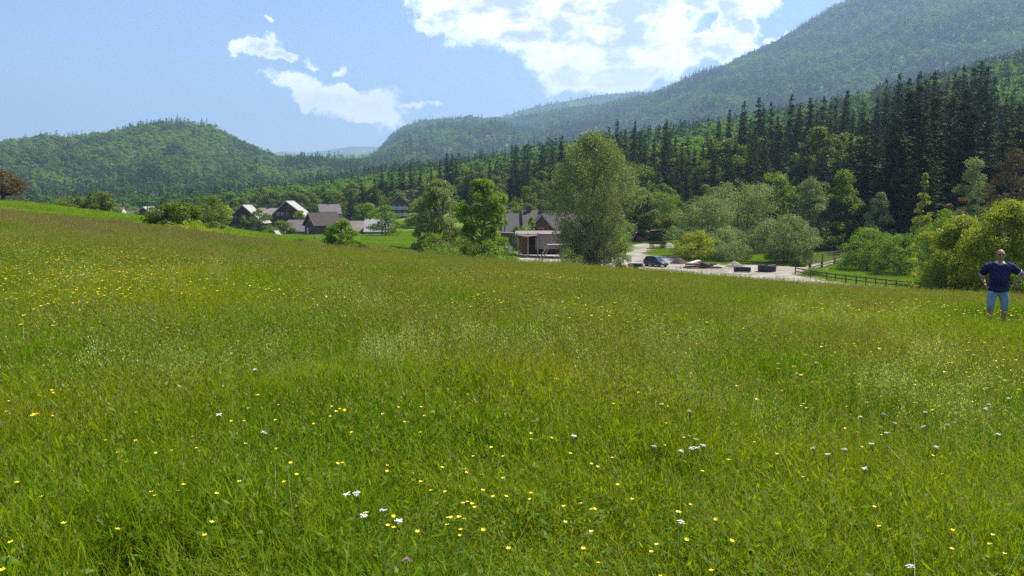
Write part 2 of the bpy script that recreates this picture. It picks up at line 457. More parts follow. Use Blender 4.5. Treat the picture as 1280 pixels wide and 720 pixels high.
def hill_mat(name, ca, cb, scale, bscale, bdist):
    m, N, L = newmat(name)
    p = N.new('ShaderNodeBsdfDiffuse'); o_ = N.new('ShaderNodeOutputMaterial'); L.new(p.outputs[0], o_.inputs[0])
    g = N.new('ShaderNodeNewGeometry')
    n1 = N.new('ShaderNodeTexNoise'); n1.inputs['Scale'].default_value = scale; n1.inputs['Detail'].default_value = 10; n1.inputs['Roughness'].default_value = .65; L.new(g.outputs['Position'], n1.inputs['Vector'])
    mr_ = N.new('ShaderNodeMapRange'); mr_.inputs[1].default_value = .38; mr_.inputs[2].default_value = .62; L.new(n1.outputs['Fac'], mr_.inputs[0])
    mx = N.new('ShaderNodeMixRGB'); mx.inputs[1].default_value = (*ca, 1); mx.inputs[2].default_value = (*cb, 1); L.new(mr_.outputs[0], mx.inputs[0]); L.new(mx.outputs[0], p.inputs[0])
    v = N.new('ShaderNodeTexVoronoi'); v.inputs['Scale'].default_value = bscale; L.new(g.outputs['Position'], v.inputs['Vector'])
    b = N.new('ShaderNodeBump'); b.invert = True; b.inputs['Distance'].default_value = bdist; b.inputs['Strength'].default_value = 1; L.new(v.outputs['Distance'], b.inputs['Height']); L.new(b.outputs[0], p.inputs['Normal'])
    return m


HM = hill_mat('hill_woodland', (.07, .13, .030), (.13, .20, .045), .006, .08, 6)


def hill(name, label, sky_pts, Yr, Yb, zb, prof=1.0, namp=20, nscale=0.004, nu=260, nt=90, back=0.35, seed=0, mat=HM, gully=0):
    P = [uv_of(a, b) for a, b in sky_pts]
    pu = np.array([a for a, b in P]); pz = np.array([CZ + b * Yr for a, b in P])
    u = np.linspace(pu[0], pu[-1], nu)
    zr = np.interp(u, pu, pz)
    k = np.exp(-0.5 * (np.arange(-6, 7) / 2.2) ** 2); k /= k.sum()
    zr = np.convolve(np.pad(zr, 6, mode='edge'), k, 'valid')
    t = np.concatenate([np.linspace(0, 1, nt), np.linspace(1 + back / 12, 1 + back, 12)])
    U, T = np.meshgrid(u, t, indexing='ij'); ZR = np.repeat(zr[:, None], len(t), 1)
    Yv = Yb + (Yr - Yb) * T; Xv = U * Yv
    tf = np.minimum(T, 1)
    base = zb + (ZR - zb) * tf ** prof
    over = np.maximum(T - 1, 0) / back
    base = base - (ZR - zb + 40) * over ** 1.5
    env = np.sin(np.pi * np.clip(tf, 0, 1)) ** 0.7 * (T <= 1)
    n = (fbm(Xv * nscale, Yv * nscale, seed, 5) - 0.5) * 2 * namp
    if gully:
        rdg = 1 - np.abs(2 * fbm(Xv * nscale * 2 + Yv * nscale * .35, Yv * nscale * .5, seed + 5, 4) - 1) * 2
        n = n + gully * (rdg - .5)
    Z = base + n * env + (fbm(Xv * .02, Yv * .02, seed + 9, 2) - .5) * (namp * .12) * (T > .9)
    nn = len(t)
    I, J = np.meshgrid(np.arange(nu - 1), np.arange(nn - 1), indexing='ij')
    F = np.stack([I * nn + J, (I + 1) * nn + J, (I + 1) * nn + J + 1, I * nn + J + 1], -1).reshape(-1, 4)
    me = np_mesh(name, np.stack([Xv, Yv, Z], -1).reshape(-1, 3), F, smooth=True)
    o = link(name, me, mat); setp(o, label, kind='structure')
    HILLS[name] = (Xv[:, :nt], Yv[:, :nt], Z[:, :nt])
    return o


hill('left_hill', 'rounded wooded hill beyond the village on the left',
     [(-900, 205), (-500, 185), (-250, 200), (-80, 196), (0, 192), (60, 186), (110, 182), (140, 178), (158, 172), (172, 165), (190, 163), (215, 163), (250, 168), (275, 176), (300, 186), (330, 195), (345, 205), (400, 212), (450, 212), (500, 216), (600, 232), (700, 252)],
     1700, 760, -14, prof=.85, namp=30, nscale=.0045, seed=4, gully=28)
hill('mountain', 'long wooded mountain flank rising to the upper right',
     [(330, 252), (400, 232), (440, 213), (465, 200), (485, 186), (500, 170), (515, 161), (560, 155), (610, 152), (640, 150), (700, 144), (760, 138), (810, 128), (850, 112), (880, 100), (920, 84), (950, 68), (980, 52), (1010, 36), (1040, 20), (1075, 2), (1120, -25), (1180, -60), (1300, -90), (1600, -110), (2100, -40)],
     3800, 1350, -10, prof=.9, namp=85, nscale=.0016, nu=420, nt=150, seed=11, gully=85)
hill('far_ridge', 'bluish wooded ridge behind the mountain flank',
     [(480, 200), (560, 175), (610, 152), (640, 142), (665, 134), (700, 128), (740, 120), (780, 116), (825, 114), (845, 110), (870, 98), (900, 84), (925, 80), (960, 84), (1100, 90), (1300, 120)],
     5600, 4300, 0, prof=1, namp=60, nscale=.001, seed=21, gully=40)
hill('distant_hills', 'pale blue far hills closing the valley',
     [(200, 215), (300, 200), (330, 194), (352, 189), (375, 191), (400, 189), (425, 185), (445, 183), (470, 184), (495, 181), (520, 186), (560, 200), (640, 215)],
     9500, 8000, 0, prof=1, namp=60, nscale=.0006, seed=31, gully=60)
hill('valley_hills', 'blue green wooded hills in the middle of the valley gap',
     [(250, 225), (330, 211), (350, 204), (375, 199), (400, 196), (430, 193), (455, 192), (480, 191), (510, 190), (540, 200), (600, 215)],
     5200, 3600, 0, prof=1, namp=50, nscale=.001, seed=41, gully=50)

# ------------------------------------------------------------------ scattering for uncountable stuff
PROTO = {}


def proto_collection(name, objs):
    c = bpy.data.collections.new(name)
    for o in objs:
        for cc in list(o.users_collection): cc.objects.unlink(o)
        c.objects.link(o)
    return c


def scatter(name, pts, sc, pick, coll, label, cat, seed=0, rz=None, kind='stuff', nprot=1, tilt=0.0):
    n = len(pts); rg = np.random.default_rng(seed)
    me = bpy.data.meshes.new(name); me.vertices.add(n); me.vertices.foreach_set('co', np.asarray(pts, np.float32).ravel())
    sc = np.asarray(sc, np.float32)
    if sc.ndim == 1: sc = np.stack([sc, sc, sc], -1)
    a = me.attributes.new('sc', 'FLOAT_VECTOR', 'POINT'); a.data.foreach_set('vector', sc.ravel())
    if rz is None: rz = rg.uniform(0, 2 * math.pi, n)
    rot = np.stack([rg.normal(0, tilt, n) if tilt else np.zeros(n), rg.normal(0, tilt, n) if tilt else np.zeros(n), rz], -1).astype(np.float32)
    a = me.attributes.new('rt', 'FLOAT_VECTOR', 'POINT'); a.data.foreach_set('vector', rot.ravel())
    a = me.attributes.new('pick', 'INT', 'POINT'); a.data.foreach_set('value', np.asarray(pick, np.int32))
    o = bpy.data.objects.new(name, me); COL.objects.link(o)
    ng = bpy.data.node_groups.new(name + '_scatter', 'GeometryNodeTree')
    ng.interface.new_socket('Geometry', in_out='INPUT', socket_type='NodeSocketGeometry')
    ng.interface.new_socket('Geometry', in_out='OUTPUT', socket_type='NodeSocketGeometry')
    N, L = ng.nodes, ng.links
    gi = N.new('NodeGroupInput'); go = N.new('NodeGroupOutput'); ip = N.new('GeometryNodeInstanceOnPoints'); ci = N.new('GeometryNodeCollectionInfo')
    ci.inputs['Collection'].default_value = coll; ci.inputs['Separate Children'].default_value = True; ci.inputs['Reset Children'].default_value = True
    def attr(nm, ty):
        q = N.new('GeometryNodeInputNamedAttribute'); q.data_type = ty; q.inputs['Name'].default_value = nm
        return q.outputs['Attribute']
    L.new(gi.outputs[0], ip.inputs['Points']); L.new(ci.outputs[0], ip.inputs['Instance']); ip.inputs['Pick Instance'].default_value = True
    L.new(attr('pick', 'INT'), ip.inputs['Instance Index']); L.new(attr('sc', 'FLOAT_VECTOR'), ip.inputs['Scale'])
    er = N.new('FunctionNodeEulerToRotation'); L.new(attr('rt', 'FLOAT_VECTOR'), er.inputs[0]); L.new(er.outputs[0], ip.inputs['Rotation'])
    L.new(ip.outputs[0], go.inputs[0])
    md = o.modifiers.new('scatter', 'NODES'); md.node_group = ng
    return setp(o, label, cat, kind=kind)


# ------------------------------------------------------------------ foliage generators
def kites(C, T, Nn, Ls, Ws, tint):
    """kite leaves at C, long axis T, normal Nn"""
    B = np.cross(T, Nn); B /= (np.linalg.norm(B, axis=1, keepdims=True) + 1e-9)
    Ls = Ls[:, None]; Ws = Ws[:, None]
    v0 = C - T * Ls * .5; v1 = C + B * Ws * .5 - T * Ls * .05; v2 = C + T * Ls * .5; v3 = C - B * Ws * .5 - T * Ls * .05
    V = np.stack([v0, v1, v2, v3], 1).reshape(-1, 3); F = np.arange(len(V)).reshape(-1, 4)
    return V, F, np.repeat(tint, 4)


def unit(a): return a / (np.linalg.norm(a, axis=1, keepdims=True) + 1e-9)


def crown(h, w, rg, base=0.12, nb=46, nleaf=9000, leaf=0.3, shape='round', droop=0.0, aspect=.62, sq=1.0, flat=.75, br=(.16, .30)):
    """leaf clumps; returns V,F,tint and the clump centres. h total height, w crown width"""
    zb = h * base; R_ = w / 2
    cs, rs = [], []
    golden = 2.39996; k = 0
    while len(cs) < nb and k < nb * 40:
        k += 1
        t = rg.uniform(0, 1) ** (1.25 if shape == 'dome' else 1)
        if shape == 'round': pr = math.sqrt(max(0, 1 - (2 * t - 1) ** 2)) ** .8
        elif shape == 'dome': pr = math.sqrt(max(0, 1 - t ** 3.5)) * (0.86 + .14 * min(1, t * 3))
        elif shape == 'cone': pr = (1 - t) ** .8 * (.55 + .45 * min(1, t * 6))
        elif shape == 'big': pr = (.42 + .58 * math.sin(math.pi * min(1, t * .66 + .05))) * math.sqrt(max(0, 1 - t ** 4.5))
        elif shape == 'vase': pr = (0.35 + .75 * t) * math.sqrt(max(0, 1 - t ** 5))
        elif shape == 'tall': pr = (math.sin(math.pi * min(1, t * .92 + .08)) ** .5) * (1 - .35 * t)
        rr = (rg.uniform(0.2, 1) ** 0.45) * pr
        b = rg.uniform(*br) * (1 if shape != 'cone' else (1 - .6 * t)) * R_ * (.8 + .5 * rg.uniform())
        rad = max(0, rr * R_ - b * .35); a = k * golden + rg.uniform(-.5, .5)
        c = (math.cos(a) * rad, math.sin(a) * rad, zb + (h - zb - b * flat * .9) * t + b * .1)
        if c[2] - b * flat < zb * .3: c = (c[0], c[1], zb * .3 + b * flat)
        cs.append(c); rs.append(b)
    cs = np.array(cs); rs = np.array(rs)
    wts = rs ** 2; wts = wts / wts.sum()
    idx = rg.choice(len(cs), nleaf, p=wts)
    d = unit(rg.normal(size=(nleaf, 3))); d[:, 2] = np.where(d[:, 2] < -.2, d[:, 2] * .5, d[:, 2]); d = unit(d)
    rad = rs[idx] * rg.uniform(.35, 1.08, nleaf) ** .6
    wig = 1 + .25 * np.sin(d[:, 0] * 7 + idx) * np.cos(d[:, 1] * 6 + idx * 2)
    C = cs[idx] + d * (rad * wig)[:, None] * np.array([1, 1, flat])
    Nn = unit(d * .9 + rg.normal(size=(nleaf, 3)) * .55 + np.array([0, 0, .35]))
    T = unit(np.cross(Nn, rg.normal(size=(nleaf, 3))))
    L_ = leaf * rg.uniform(.6, 1.35, nleaf)
    if droop:
        T = unit(np.stack([rg.normal(0, .28, nleaf), rg.normal(0, .28, nleaf), -np.ones(nleaf)], -1) * droop + T * (1 - droop))
        Nn = unit(np.cross(T, rg.normal(size=(nleaf, 3)))); L_ = L_ * (1 + 1.3 * droop)
        hang = rg.uniform(0, 1, nleaf) ** 2 * droop * R_ * .25
        C[:, 2] -= hang; C[:, 2] = np.maximum(C[:, 2], .15)
    C[:, 2] = np.maximum(C[:, 2], 0.05)
    br_t = rg.uniform(0, 1, len(cs))[idx]
    tint = np.clip(.5 * br_t + .5 * rg.uniform(0, 1, nleaf), 0, 1)
    V, F, tt = kites(C, T, Nn, L_, L_ * (aspect if not droop else aspect * .5), tint)
    return V, F, tt, cs, rs


def limbs(h, cs, rs, rg, r0, base_h=.25, nmax=22, lean=(0, 0), stems=1):
    mb = MB()
    tops = []
    for s_ in range(stems):
        a = 2 * math.pi * s_ / max(1, stems) + .4; sp_ = 0 if stems == 1 else h * .10
        p0 = Vector((0 if stems == 1 else math.cos(a) * r0, 0 if stems == 1 else math.sin(a) * r0, -.3))
        pts = [p0]; rad = [r0 * 1.25]
        for i in range(1, 7):
            t = i / 6
            pts.append(Vector((p0.x + math.cos(a) * sp_ * t + rg.normal(0, .012) * h + lean[0] * t, p0.y + math.sin(a) * sp_ * t + rg.normal(0, .012) * h + lean[1] * t, h * .82 * t)))
            rad.append(r0 * (1 - .82 * t) / (1 if stems == 1 else 1.4) + .01)
        mb.tube(pts, rad, 8)
        tops.append((pts, rad))
    order = rg.permutation(len(cs))[:nmax]
    for k in order:
        pts, rad = tops[int(rg.integers(0, len(tops)))]
        c = Vector(cs[k]); tz = min(.9, max(base_h, (c.z - math.hypot(c.x, c.y) * .7) / (h * .82)))
        f = tz * 6; i = min(5, int(f)); q = pts[i].lerp(pts[i + 1], f - i); rq = (rad[i] * (1 - (f - i)) + rad[i + 1] * (f - i)) * .55
        mid = q.lerp(c, .5) + Vector((rg.normal(0, .03) * h, rg.normal(0, .03) * h, -.02 * h))
        mb.tube([q, mid, c], [rq, rq * .6, rq * .2 + .005], 5)
    return mb


def spruce_mesh(name, h, w, rg, levels=46, mat_i=True, low=False):
    Cs, Ts, Ns, Ls, Ws, ti = [], [], [], [], [], []
    nlev = levels
    for k in range(nlev):
        t = min(.995, (k + rg.uniform(-.6, 1.2)) / nlev) if k else .01
        z = h * (.05 + .95 * t)
        Rr = w / 2 * ((1 - t) ** .72) * rg.uniform(.62, 1.12) + .12
        nbr = max(4, int((11 if not low else 6) * (1 - .45 * t)))
        a0 = rg.uniform(0, 6.28)
        for b in range(nbr):
            zb_ = z + rg.uniform(-.9, .9) * h / nlev * (1 if not low else .4)
            a = a0 + 2 * math.pi * b / nbr + rg.normal(0, .22); Lb = Rr * rg.uniform(.65, 1.15)
            ns = max(2, int(Lb / (.45 if not low else 1.1)) + 1)
            bt = rg.uniform(0, .75)
            for s in range(ns):
                f = (s + .75) / ns
                z_ = zb_ - .28 * Lb * f + .16 * Lb * f * f + .08
                side = rg.normal(0, .12) * Lb * (1 - f * .6)
                c = (math.cos(a) * Lb * f - math.sin(a) * side, math.sin(a) * Lb * f + math.cos(a) * side, z_)
                for q in range(2 if not low else 1):
                    Cs.append((c[0] + rg.normal(0, .1), c[1] + rg.normal(0, .16), c[2] + rg.normal(0, .16)))
                    dx = math.cos(a + rg.normal(0, .5)); dy = math.sin(a + rg.normal(0, .5))
                    Ts.append((dx, dy, -.6 + rg.normal(0, .35)))
                    Ns.append((rg.normal(0, .6) - dx * .1, rg.normal(0, .6), .8))
                    l = (.85 if not low else 1.8) * (1 - .45 * t) * rg.uniform(.7, 1.25); Ls.append(l); Ws.append(l * .55)
                    ti.append(min(1, bt * .6 + rg.uniform(0, .45) + .15 * f))
    T = unit(np.array(Ts)); Nn = unit(np.array(Ns))
    V, F, tt = kites(np.array(Cs), T, Nn, np.array(Ls), np.array(Ws), np.array(ti))
    # trunk cone (4 sided rings) appended as quads
    n = 6; rings = 5; tv = []
    for i in range(rings):
        t = i / (rings - 1); r_ = h * .011 * (1 - t) + .02
        tv += [(math.cos(2 * math.pi * j / n) * r_, math.sin(2 * math.pi * j / n) * r_, -.5 + (h * .98 + .5) * t) for j in range(n)]
    b0 = len(V); tf = [[b0 + i * n + j, b0 + i * n + (j + 1) % n, b0 + (i + 1) * n + (j + 1) % n, b0 + (i + 1) * n + j] for i in range(rings - 1) for j in range(n)]
    mi = np.concatenate([np.zeros(len(F)), np.ones(len(tf))])
    return np_mesh(name, np.vstack([V, tv]), np.vstack([F, tf]), {'tint': np.concatenate([tt, np.zeros(len(tv))])}, matidx=mi)


def leafy_mesh(name, h, w, rg, **kw):
    """crown and short limbs in one mesh, for woodland trees whose trunk the photo does not show"""
    V, F, tt, cs, rs = crown(h, w, rg, **kw)
    n = 6; rings = 4; tv = []
    for i in range(rings):
        t = i / (rings - 1); r_ = h * .018 * (1 - t) + .03
        tv += [(math.cos(2 * math.pi * j / n) * r_, math.sin(2 * math.pi * j / n) * r_, -.5 + (h * .8 + .5) * t) for j in range(n)]
    b0 = len(V); tf = [[b0 + i * n + j, b0 + i * n + (j + 1) % n, b0 + (i + 1) * n + (j + 1) % n, b0 + (i + 1) * n + j] for i in range(rings - 1) for j in range(n)]
    mi = np.concatenate([np.zeros(len(F)), np.ones(len(tf))])
    return np_mesh(name, np.vstack([V, tv]), np.vstack([F, tf]), {'tint': np.concatenate([tt, np.zeros(len(tv))])}, matidx=mi)


bark = surf('bark', (.09, .07, .05), .9, (.16, .13, .10), 6, .5, stretch=(1, 1, .3))
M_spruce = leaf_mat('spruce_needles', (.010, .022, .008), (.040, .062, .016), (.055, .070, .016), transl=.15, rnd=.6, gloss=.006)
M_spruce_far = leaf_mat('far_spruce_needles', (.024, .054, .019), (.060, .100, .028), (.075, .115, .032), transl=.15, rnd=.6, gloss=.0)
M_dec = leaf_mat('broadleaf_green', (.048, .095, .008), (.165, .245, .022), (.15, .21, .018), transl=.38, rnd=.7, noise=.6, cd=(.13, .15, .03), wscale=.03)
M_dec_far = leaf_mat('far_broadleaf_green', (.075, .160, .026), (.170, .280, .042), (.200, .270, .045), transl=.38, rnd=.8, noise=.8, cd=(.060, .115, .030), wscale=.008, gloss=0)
M_bright = leaf_mat('bright_maple_green', (.070, .140, .008), (.230, .330, .022), (.17, .25, .02), transl=.45, rnd=.4)
M_yellowg = leaf_mat('yellow_green_leaves', (.140, .185, .010), (.40, .42, .028), (.28, .32, .02), transl=.45, rnd=.3)
M_grey = leaf_mat('grey_green_willow_leaves', (.095, .140, .040), (.285, .335, .130), (.19, .24, .075), transl=.35, rnd=.3)
M_copper2 = leaf_mat('dull_copper_leaves', (.06, .042, .018), (.13, .085, .035), (.08, .085, .025), transl=.3, rnd=.5)
M_copper = leaf_mat('copper_leaves', (.09, .05, .022), (.19, .11, .045), (.10, .09, .03), transl=.35, rnd=.5)

rng = np.random.default_rng(7)
spr_far = []
for i in range(3):
    rg = np.random.default_rng(100 + i)
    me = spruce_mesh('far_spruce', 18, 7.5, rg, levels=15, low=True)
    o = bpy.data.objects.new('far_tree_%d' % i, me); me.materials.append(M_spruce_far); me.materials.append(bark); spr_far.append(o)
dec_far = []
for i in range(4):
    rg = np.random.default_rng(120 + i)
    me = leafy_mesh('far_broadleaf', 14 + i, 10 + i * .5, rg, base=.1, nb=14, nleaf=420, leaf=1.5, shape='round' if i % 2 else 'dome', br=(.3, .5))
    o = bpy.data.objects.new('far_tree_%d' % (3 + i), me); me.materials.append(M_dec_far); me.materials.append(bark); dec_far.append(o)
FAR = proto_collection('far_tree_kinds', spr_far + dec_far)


def hill_forest(name, hname, label, spacing, seed, conf=.3, smin=.7, smax=1.15, ulim=(-.85, .85), clear=None, tmin=0.0):
    Xv, Yv, Zv = HILLS[hname]; rg = np.random.default_rng(seed)
    nu, nt = Xv.shape
    P00 = np.stack([Xv, Yv, Zv], -1)
    e1 = P00[1:, :-1] - P00[:-1, :-1]; e2 = P00[:-1, 1:] - P00[:-1, :-1]
    area = np.abs(e1[..., 0] * e2[..., 1] - e1[..., 1] * e2[..., 0])
    cnt = area / spacing ** 2; num = np.floor(cnt + rg.uniform(0, 1, cnt.shape)).astype(int)
    i, j = np.nonzero(num); rep = num[i, j]; i = np.repeat(i, rep); j = np.repeat(j, rep)
    a = rg.uniform(0, 1, len(i))[:, None]; b = rg.uniform(0, 1, len(i))[:, None]
    P = P00[i, j] * (1 - a) * (1 - b) + P00[i + 1, j] * a * (1 - b) + P00[i, j + 1] * (1 - a) * b + P00[i + 1, j + 1] * a * b
    u = P[:, 0] / P[:, 1]; keep = (u > ulim[0]) & (u < ulim[1])
    if clear is not None: keep &= ~clear(P)
    P = P[keep]; P[:, 2] -= 1.0
    nc = fbm(P[:, 0] * .006, P[:, 1] * .006, seed + 3, 3)
    isc = rg.uniform(0, 1, len(P)) < np.clip((nc - .5) * 5 + conf, 0.02, .95)
    pick = np.where(isc, rg.integers(0, 3, len(P)), rg.integers(3, 7, len(P)))
    s = rg.uniform(smin, smax, len(P)) * np.where(isc, 1.15, 1)
    print(name, len(P))
    scatter(name, P, s, pick, FAR, label, 'forest', seed)


# small clearings on the left hill
CLR = [(47, 213, .022, .007), (45, 219, .012, .005)]


def left_clear(P):
    u = P[:, 0] / P[:, 1]; v = (P[:, 2] - CZ) / P[:, 1]; k = np.zeros(len(P), bool)
    for (px, py, ru, rv) in [(85, 213, .013, .005), (72, 222, .008, .003)]:
        a, b = uv_of(px, py); k |= ((u - a) / ru) ** 2 + ((v - b) / rv) ** 2 < 1
    return k


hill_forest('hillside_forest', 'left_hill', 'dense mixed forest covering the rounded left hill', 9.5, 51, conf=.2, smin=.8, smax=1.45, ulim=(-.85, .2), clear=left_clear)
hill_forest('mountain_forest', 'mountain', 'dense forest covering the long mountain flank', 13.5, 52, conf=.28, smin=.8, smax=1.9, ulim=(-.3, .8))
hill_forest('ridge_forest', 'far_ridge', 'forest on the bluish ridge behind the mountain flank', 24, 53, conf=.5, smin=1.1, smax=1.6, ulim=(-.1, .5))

# wooded rise between valley and hills: far trees one cannot tell apart
rg = np.random.default_rng(61)
n = 60000
Yq = np.sqrt(rg.uniform(330 ** 2, 1120 ** 2, n)); uq = rg.uniform(-.85, .85, n); Xq = uq * Yq
keepn = (rg.uniform(0, 1, n) < np.where(uq < -.42, .28, .42))
lim = np.interp(uq, [-.85, -.40, -.3, -.2, -.1, 0, .2, .4, .85], [470, 440, 385, 370, 370, 380, 335, 335, 335])
keepn &= Yq > lim
Xq, Yq, uq = Xq[keepn], Yq[keepn], uq[keepn]
dens_n = fbm(Xq * .02, Yq * .02, 77, 3)
isc = rg.uniform(0, 1, len(Xq)) < np.clip((dens_n - .5) * 5 + np.where(uq > .1, .05, .2), .05, .95)
pick = np.where(isc, rg.integers(0, 3, len(Xq)), rg.integers(3, 7, len(Xq)))
scl_ = rg.uniform(.65, 1.1, len(Xq)) * np.where(isc, 1.15, 1)
scl_ = np.minimum(scl_, np.where((uq < .0) & (Yq < 600), .95, 2))
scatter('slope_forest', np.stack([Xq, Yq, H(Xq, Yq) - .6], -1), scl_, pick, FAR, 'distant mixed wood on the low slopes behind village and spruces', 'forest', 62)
print('slope', len(Xq))
# ------------------------------------------------------------------ meadow grass
M_grass = leaf_mat('meadow_grass_blades', (.052, .125, .003), (.200, .310, .008), (.190, .260, .009), transl=.5, gloss=.004, rnd=.45, noise=.75, cd=(.265, .275, .010), wscale=.22)
M_stalk = leaf_mat('grass_seed_heads', (.17, .19, .025), (.31, .32, .055), (.28, .22, .06), transl=.35, gloss=.02, rnd=.6)
M_pale = leaf_mat('pale_oat_panicles', (.26, .29, .08), (.48, .50, .20), transl=.45, gloss=.02)
M_sorrel = leaf_mat('reddish_sorrel_heads', (.18, .135, .045), (.34, .25, .10), (.26, .24, .07), transl=.35, gloss=.02, rnd=.6)
M_mown = leaf_mat('short_field_grass', (.11, .23, .006), (.25, .38, .012), (.20, .28, .02), transl=.4, gloss=.005, rnd=.5, noise=.5, cd=(.15, .17, .04), wscale=.12)
M_herb = leaf_mat('broad_herb_leaves', (.035, .095, .006), (.12, .22, .014), (.09, .16, .010), transl=.4, gloss=.008, rnd=.5)


def blades(nb, rad, hmin, hmax, w, rg, bend=.35, seg=3):
    """tapered curved blades: seg quads each"""
    a = rg.uniform(0, 6.283, nb); r_ = rad * np.sqrt(rg.uniform(0, 1, nb)); bx = np.cos(a) * r_; by = np.sin(a) * r_
    hh = rg.uniform(hmin, hmax, nb); la = rg.uniform(0, 6.283, nb); bd = hh * bend * rg.uniform(.15, 1.3, nb); ww = w * rg.uniform(.6, 1.4, nb)
    fa = la + math.pi / 2 + rg.normal(0, .5, nb)
    V = []; ti = rg.uniform(0, 1, nb)
    for k in range(seg + 1):
        t = k / seg
        cx = bx + np.cos(la) * bd * t ** 2; cy_ = by + np.sin(la) * bd * t ** 2; cz = hh * (t - .12 * t * t * np.minimum(1, bd / hh * 2))
        wk = ww * (1 - t ** 1.6) * .5 + .0004
        V.append(np.stack([cx - np.cos(fa) * wk, cy_ - np.sin(fa) * wk, cz], -1)); V.append(np.stack([cx + np.cos(fa) * wk, cy_ + np.sin(fa) * wk, cz], -1))
    V = np.stack(V, 1)                                     # nb, 2(seg+1), 3
    n = 2 * (seg + 1); base = (np.arange(nb) * n)[:, None]
    F = np.concatenate([base + np.array([[2 * k, 2 * k + 1, 2 * k + 3, 2 * k + 2]]) for k in range(seg)], 0)
    return V.reshape(-1, 3), F, np.repeat(ti, n), (bx + np.cos(la) * bd, by + np.sin(la) * bd, hh * .9)


def join(parts):
    V = []; F = []; T = []; M_ = []; b = 0
    for (v, f, t, mi) in parts:
        V.append(v); F.append(f + b); T.append(t); M_.append(np.full(len(f), mi)); b += len(v)
    return np.vstack(V), np.vstack(F), np.concatenate(T), np.concatenate(M_)


def heads(n, rad, hmin, hmax, rg, hl=.09, cnt=9, size=.012, spread=.012, sw=.0016):
    """thin stalks carrying a seed head of small kites"""
    v, f, t, (tx, ty, tz) = blades(n, rad, hmin, hmax, sw * 2, rg, bend=.22, seg=3)
    C = []; 
    for i in range(n):
        for k in range(cnt):
            q = k / cnt; C.append((tx[i] + rg.normal(0, spread * (1 - .6 * q)), ty[i] + rg.normal(0, spread * (1 - .6 * q)), tz[i] - hl * .3 + hl * q))
    C = np.array(C); m_ = len(C); T = unit(np.stack([rg.normal(0, .35, m_), rg.normal(0, .35, m_), np.ones(m_)], -1)); Nn = unit(rg.normal(size=(m_, 3)))
    v2, f2, t2 = kites(C, T, Nn, np.full(m_, size * 1.6) * rg.uniform(.6, 1.4, m_), np.full(m_, size * .7), rg.uniform(0, 1, m_))
    return v, f, t, v2, f2, t2


def mkproto(nm, parts, mats):
    V, F, T, M_ = join(parts); me = np_mesh(nm, V, F, {'tint': T}, matidx=M_)
    for m in mats: me.materials.append(m)
    return bpy.data.objects.new(nm, me)


protos = []
gm = [M_grass, M_stalk, M_herb, M_sorrel, M_pale]
for i in range(6):      # 0-5 fine green tufts, ~0.5 m across (near)
    rg = np.random.default_rng(200 + i)
    b = blades(250, .30, .12, .42 if i < 4 else .54, .0048, rg, bend=.75)
    hd = heads(3, .26, .40, .58, rg); dry = blades(14, .28, .18, .48, .0045, rg, bend=1.1)
    k = 60; C = np.stack([rg.uniform(-.27, .27, k), rg.uniform(-.27, .27, k), rg.uniform(.08, .34, k)], -1)
    Nn = unit(np.stack([rg.normal(0, .5, k), rg.normal(0, .5, k), np.ones(k)], -1)); T = unit(np.cross(Nn, rg.normal(size=(k, 3))))
    hb = kites(C, T, Nn, rg.uniform(.03, .075, k), rg.uniform(.014, .032, k), rg.uniform(0, 1, k))
    k = 130; C = np.stack([rg.uniform(-.28, .28, k), rg.uniform(-.28, .28, k), rg.uniform(.10, .40, k)], -1)
    T = unit(np.stack([rg.normal(0, .5, k), rg.normal(0, .5, k), np.ones(k)], -1)); Nn = unit(np.cross(T, rg.normal(size=(k, 3))))
    hc = kites(C, T, Nn, rg.uniform(.03, .08, k), rg.uniform(.006, .014, k), rg.uniform(0, 1, k))
    protos.append(mkproto('meadow_%02d' % i, [(*b[:3], 0), (hd[0], hd[1], hd[2], 0), (hd[3], hd[4], hd[5], 1), (*hb, 2), (*hc, 0), (*dry[:3], 1)], gm))
for i in range(4):      # 6-9 coarser tufts for the middle distance, ~1 m across
    rg = np.random.default_rng(220 + i)
    b = blades(230, .55, .20, .52, .012, rg, bend=.4, seg=2)
    hd = heads(6, .5, .42, .62, rg, cnt=6, size=.020, sw=.003)
    protos.append(mkproto('meadow_%02d' % (6 + i), [(*b[:3], 0), (hd[0], hd[1], hd[2], 0), (hd[3], hd[4], hd[5], 1)], gm))
for i in range(2):      # 10-11 seed-head rich tufts
    rg = np.random.default_rng(230 + i)
    b = blades(60, .45, .2, .45, .009, rg, seg=2); hd = heads(46, .5, .45, .72, rg, cnt=9, size=.017, sw=.0028)
    protos.append(mkproto('meadow_%02d' % (10 + i), [(*b[:3], 0), (hd[0], hd[1], hd[2], 0), (hd[3], hd[4], hd[5], 1)], gm))
for i in range(2):      # 12-13 reddish sorrel tufts
    rg = np.random.default_rng(240 + i)
    b = blades(70, .55, .2, .42, .012, rg, seg=2); hd = heads(70, .55, .40, .62, rg, cnt=8, size=.024, sw=.004)
    protos.append(mkproto('meadow_%02d' % (12 + i), [(*b[:3], 0), (hd[0], hd[1], hd[2], 3), (hd[3], hd[4], hd[5], 3)], gm))
for i in range(2):      # 14-15 pale oat-grass panicles
    rg = np.random.default_rng(250 + i)
    hd = heads(22, .30, .55, .85, rg, hl=.2, cnt=16, size=.013, spread=.03, sw=.002)
    protos.append(mkproto('meadow_%02d' % (14 + i), [(hd[0], hd[1], hd[2], 1), (hd[3], hd[4], hd[5], 4)], gm))
MEAD = proto_collection('meadow_plant_kinds', protos)


def wedge(n, y0, y1, rg, um=.84):
    Y = np.sqrt(rg.uniform(y0 ** 2, y1 ** 2, n)); u = rg.uniform(-um, um, n); return u * Y, Y, u


def ingrass(x, y): return zone(x, y)[0] > .5


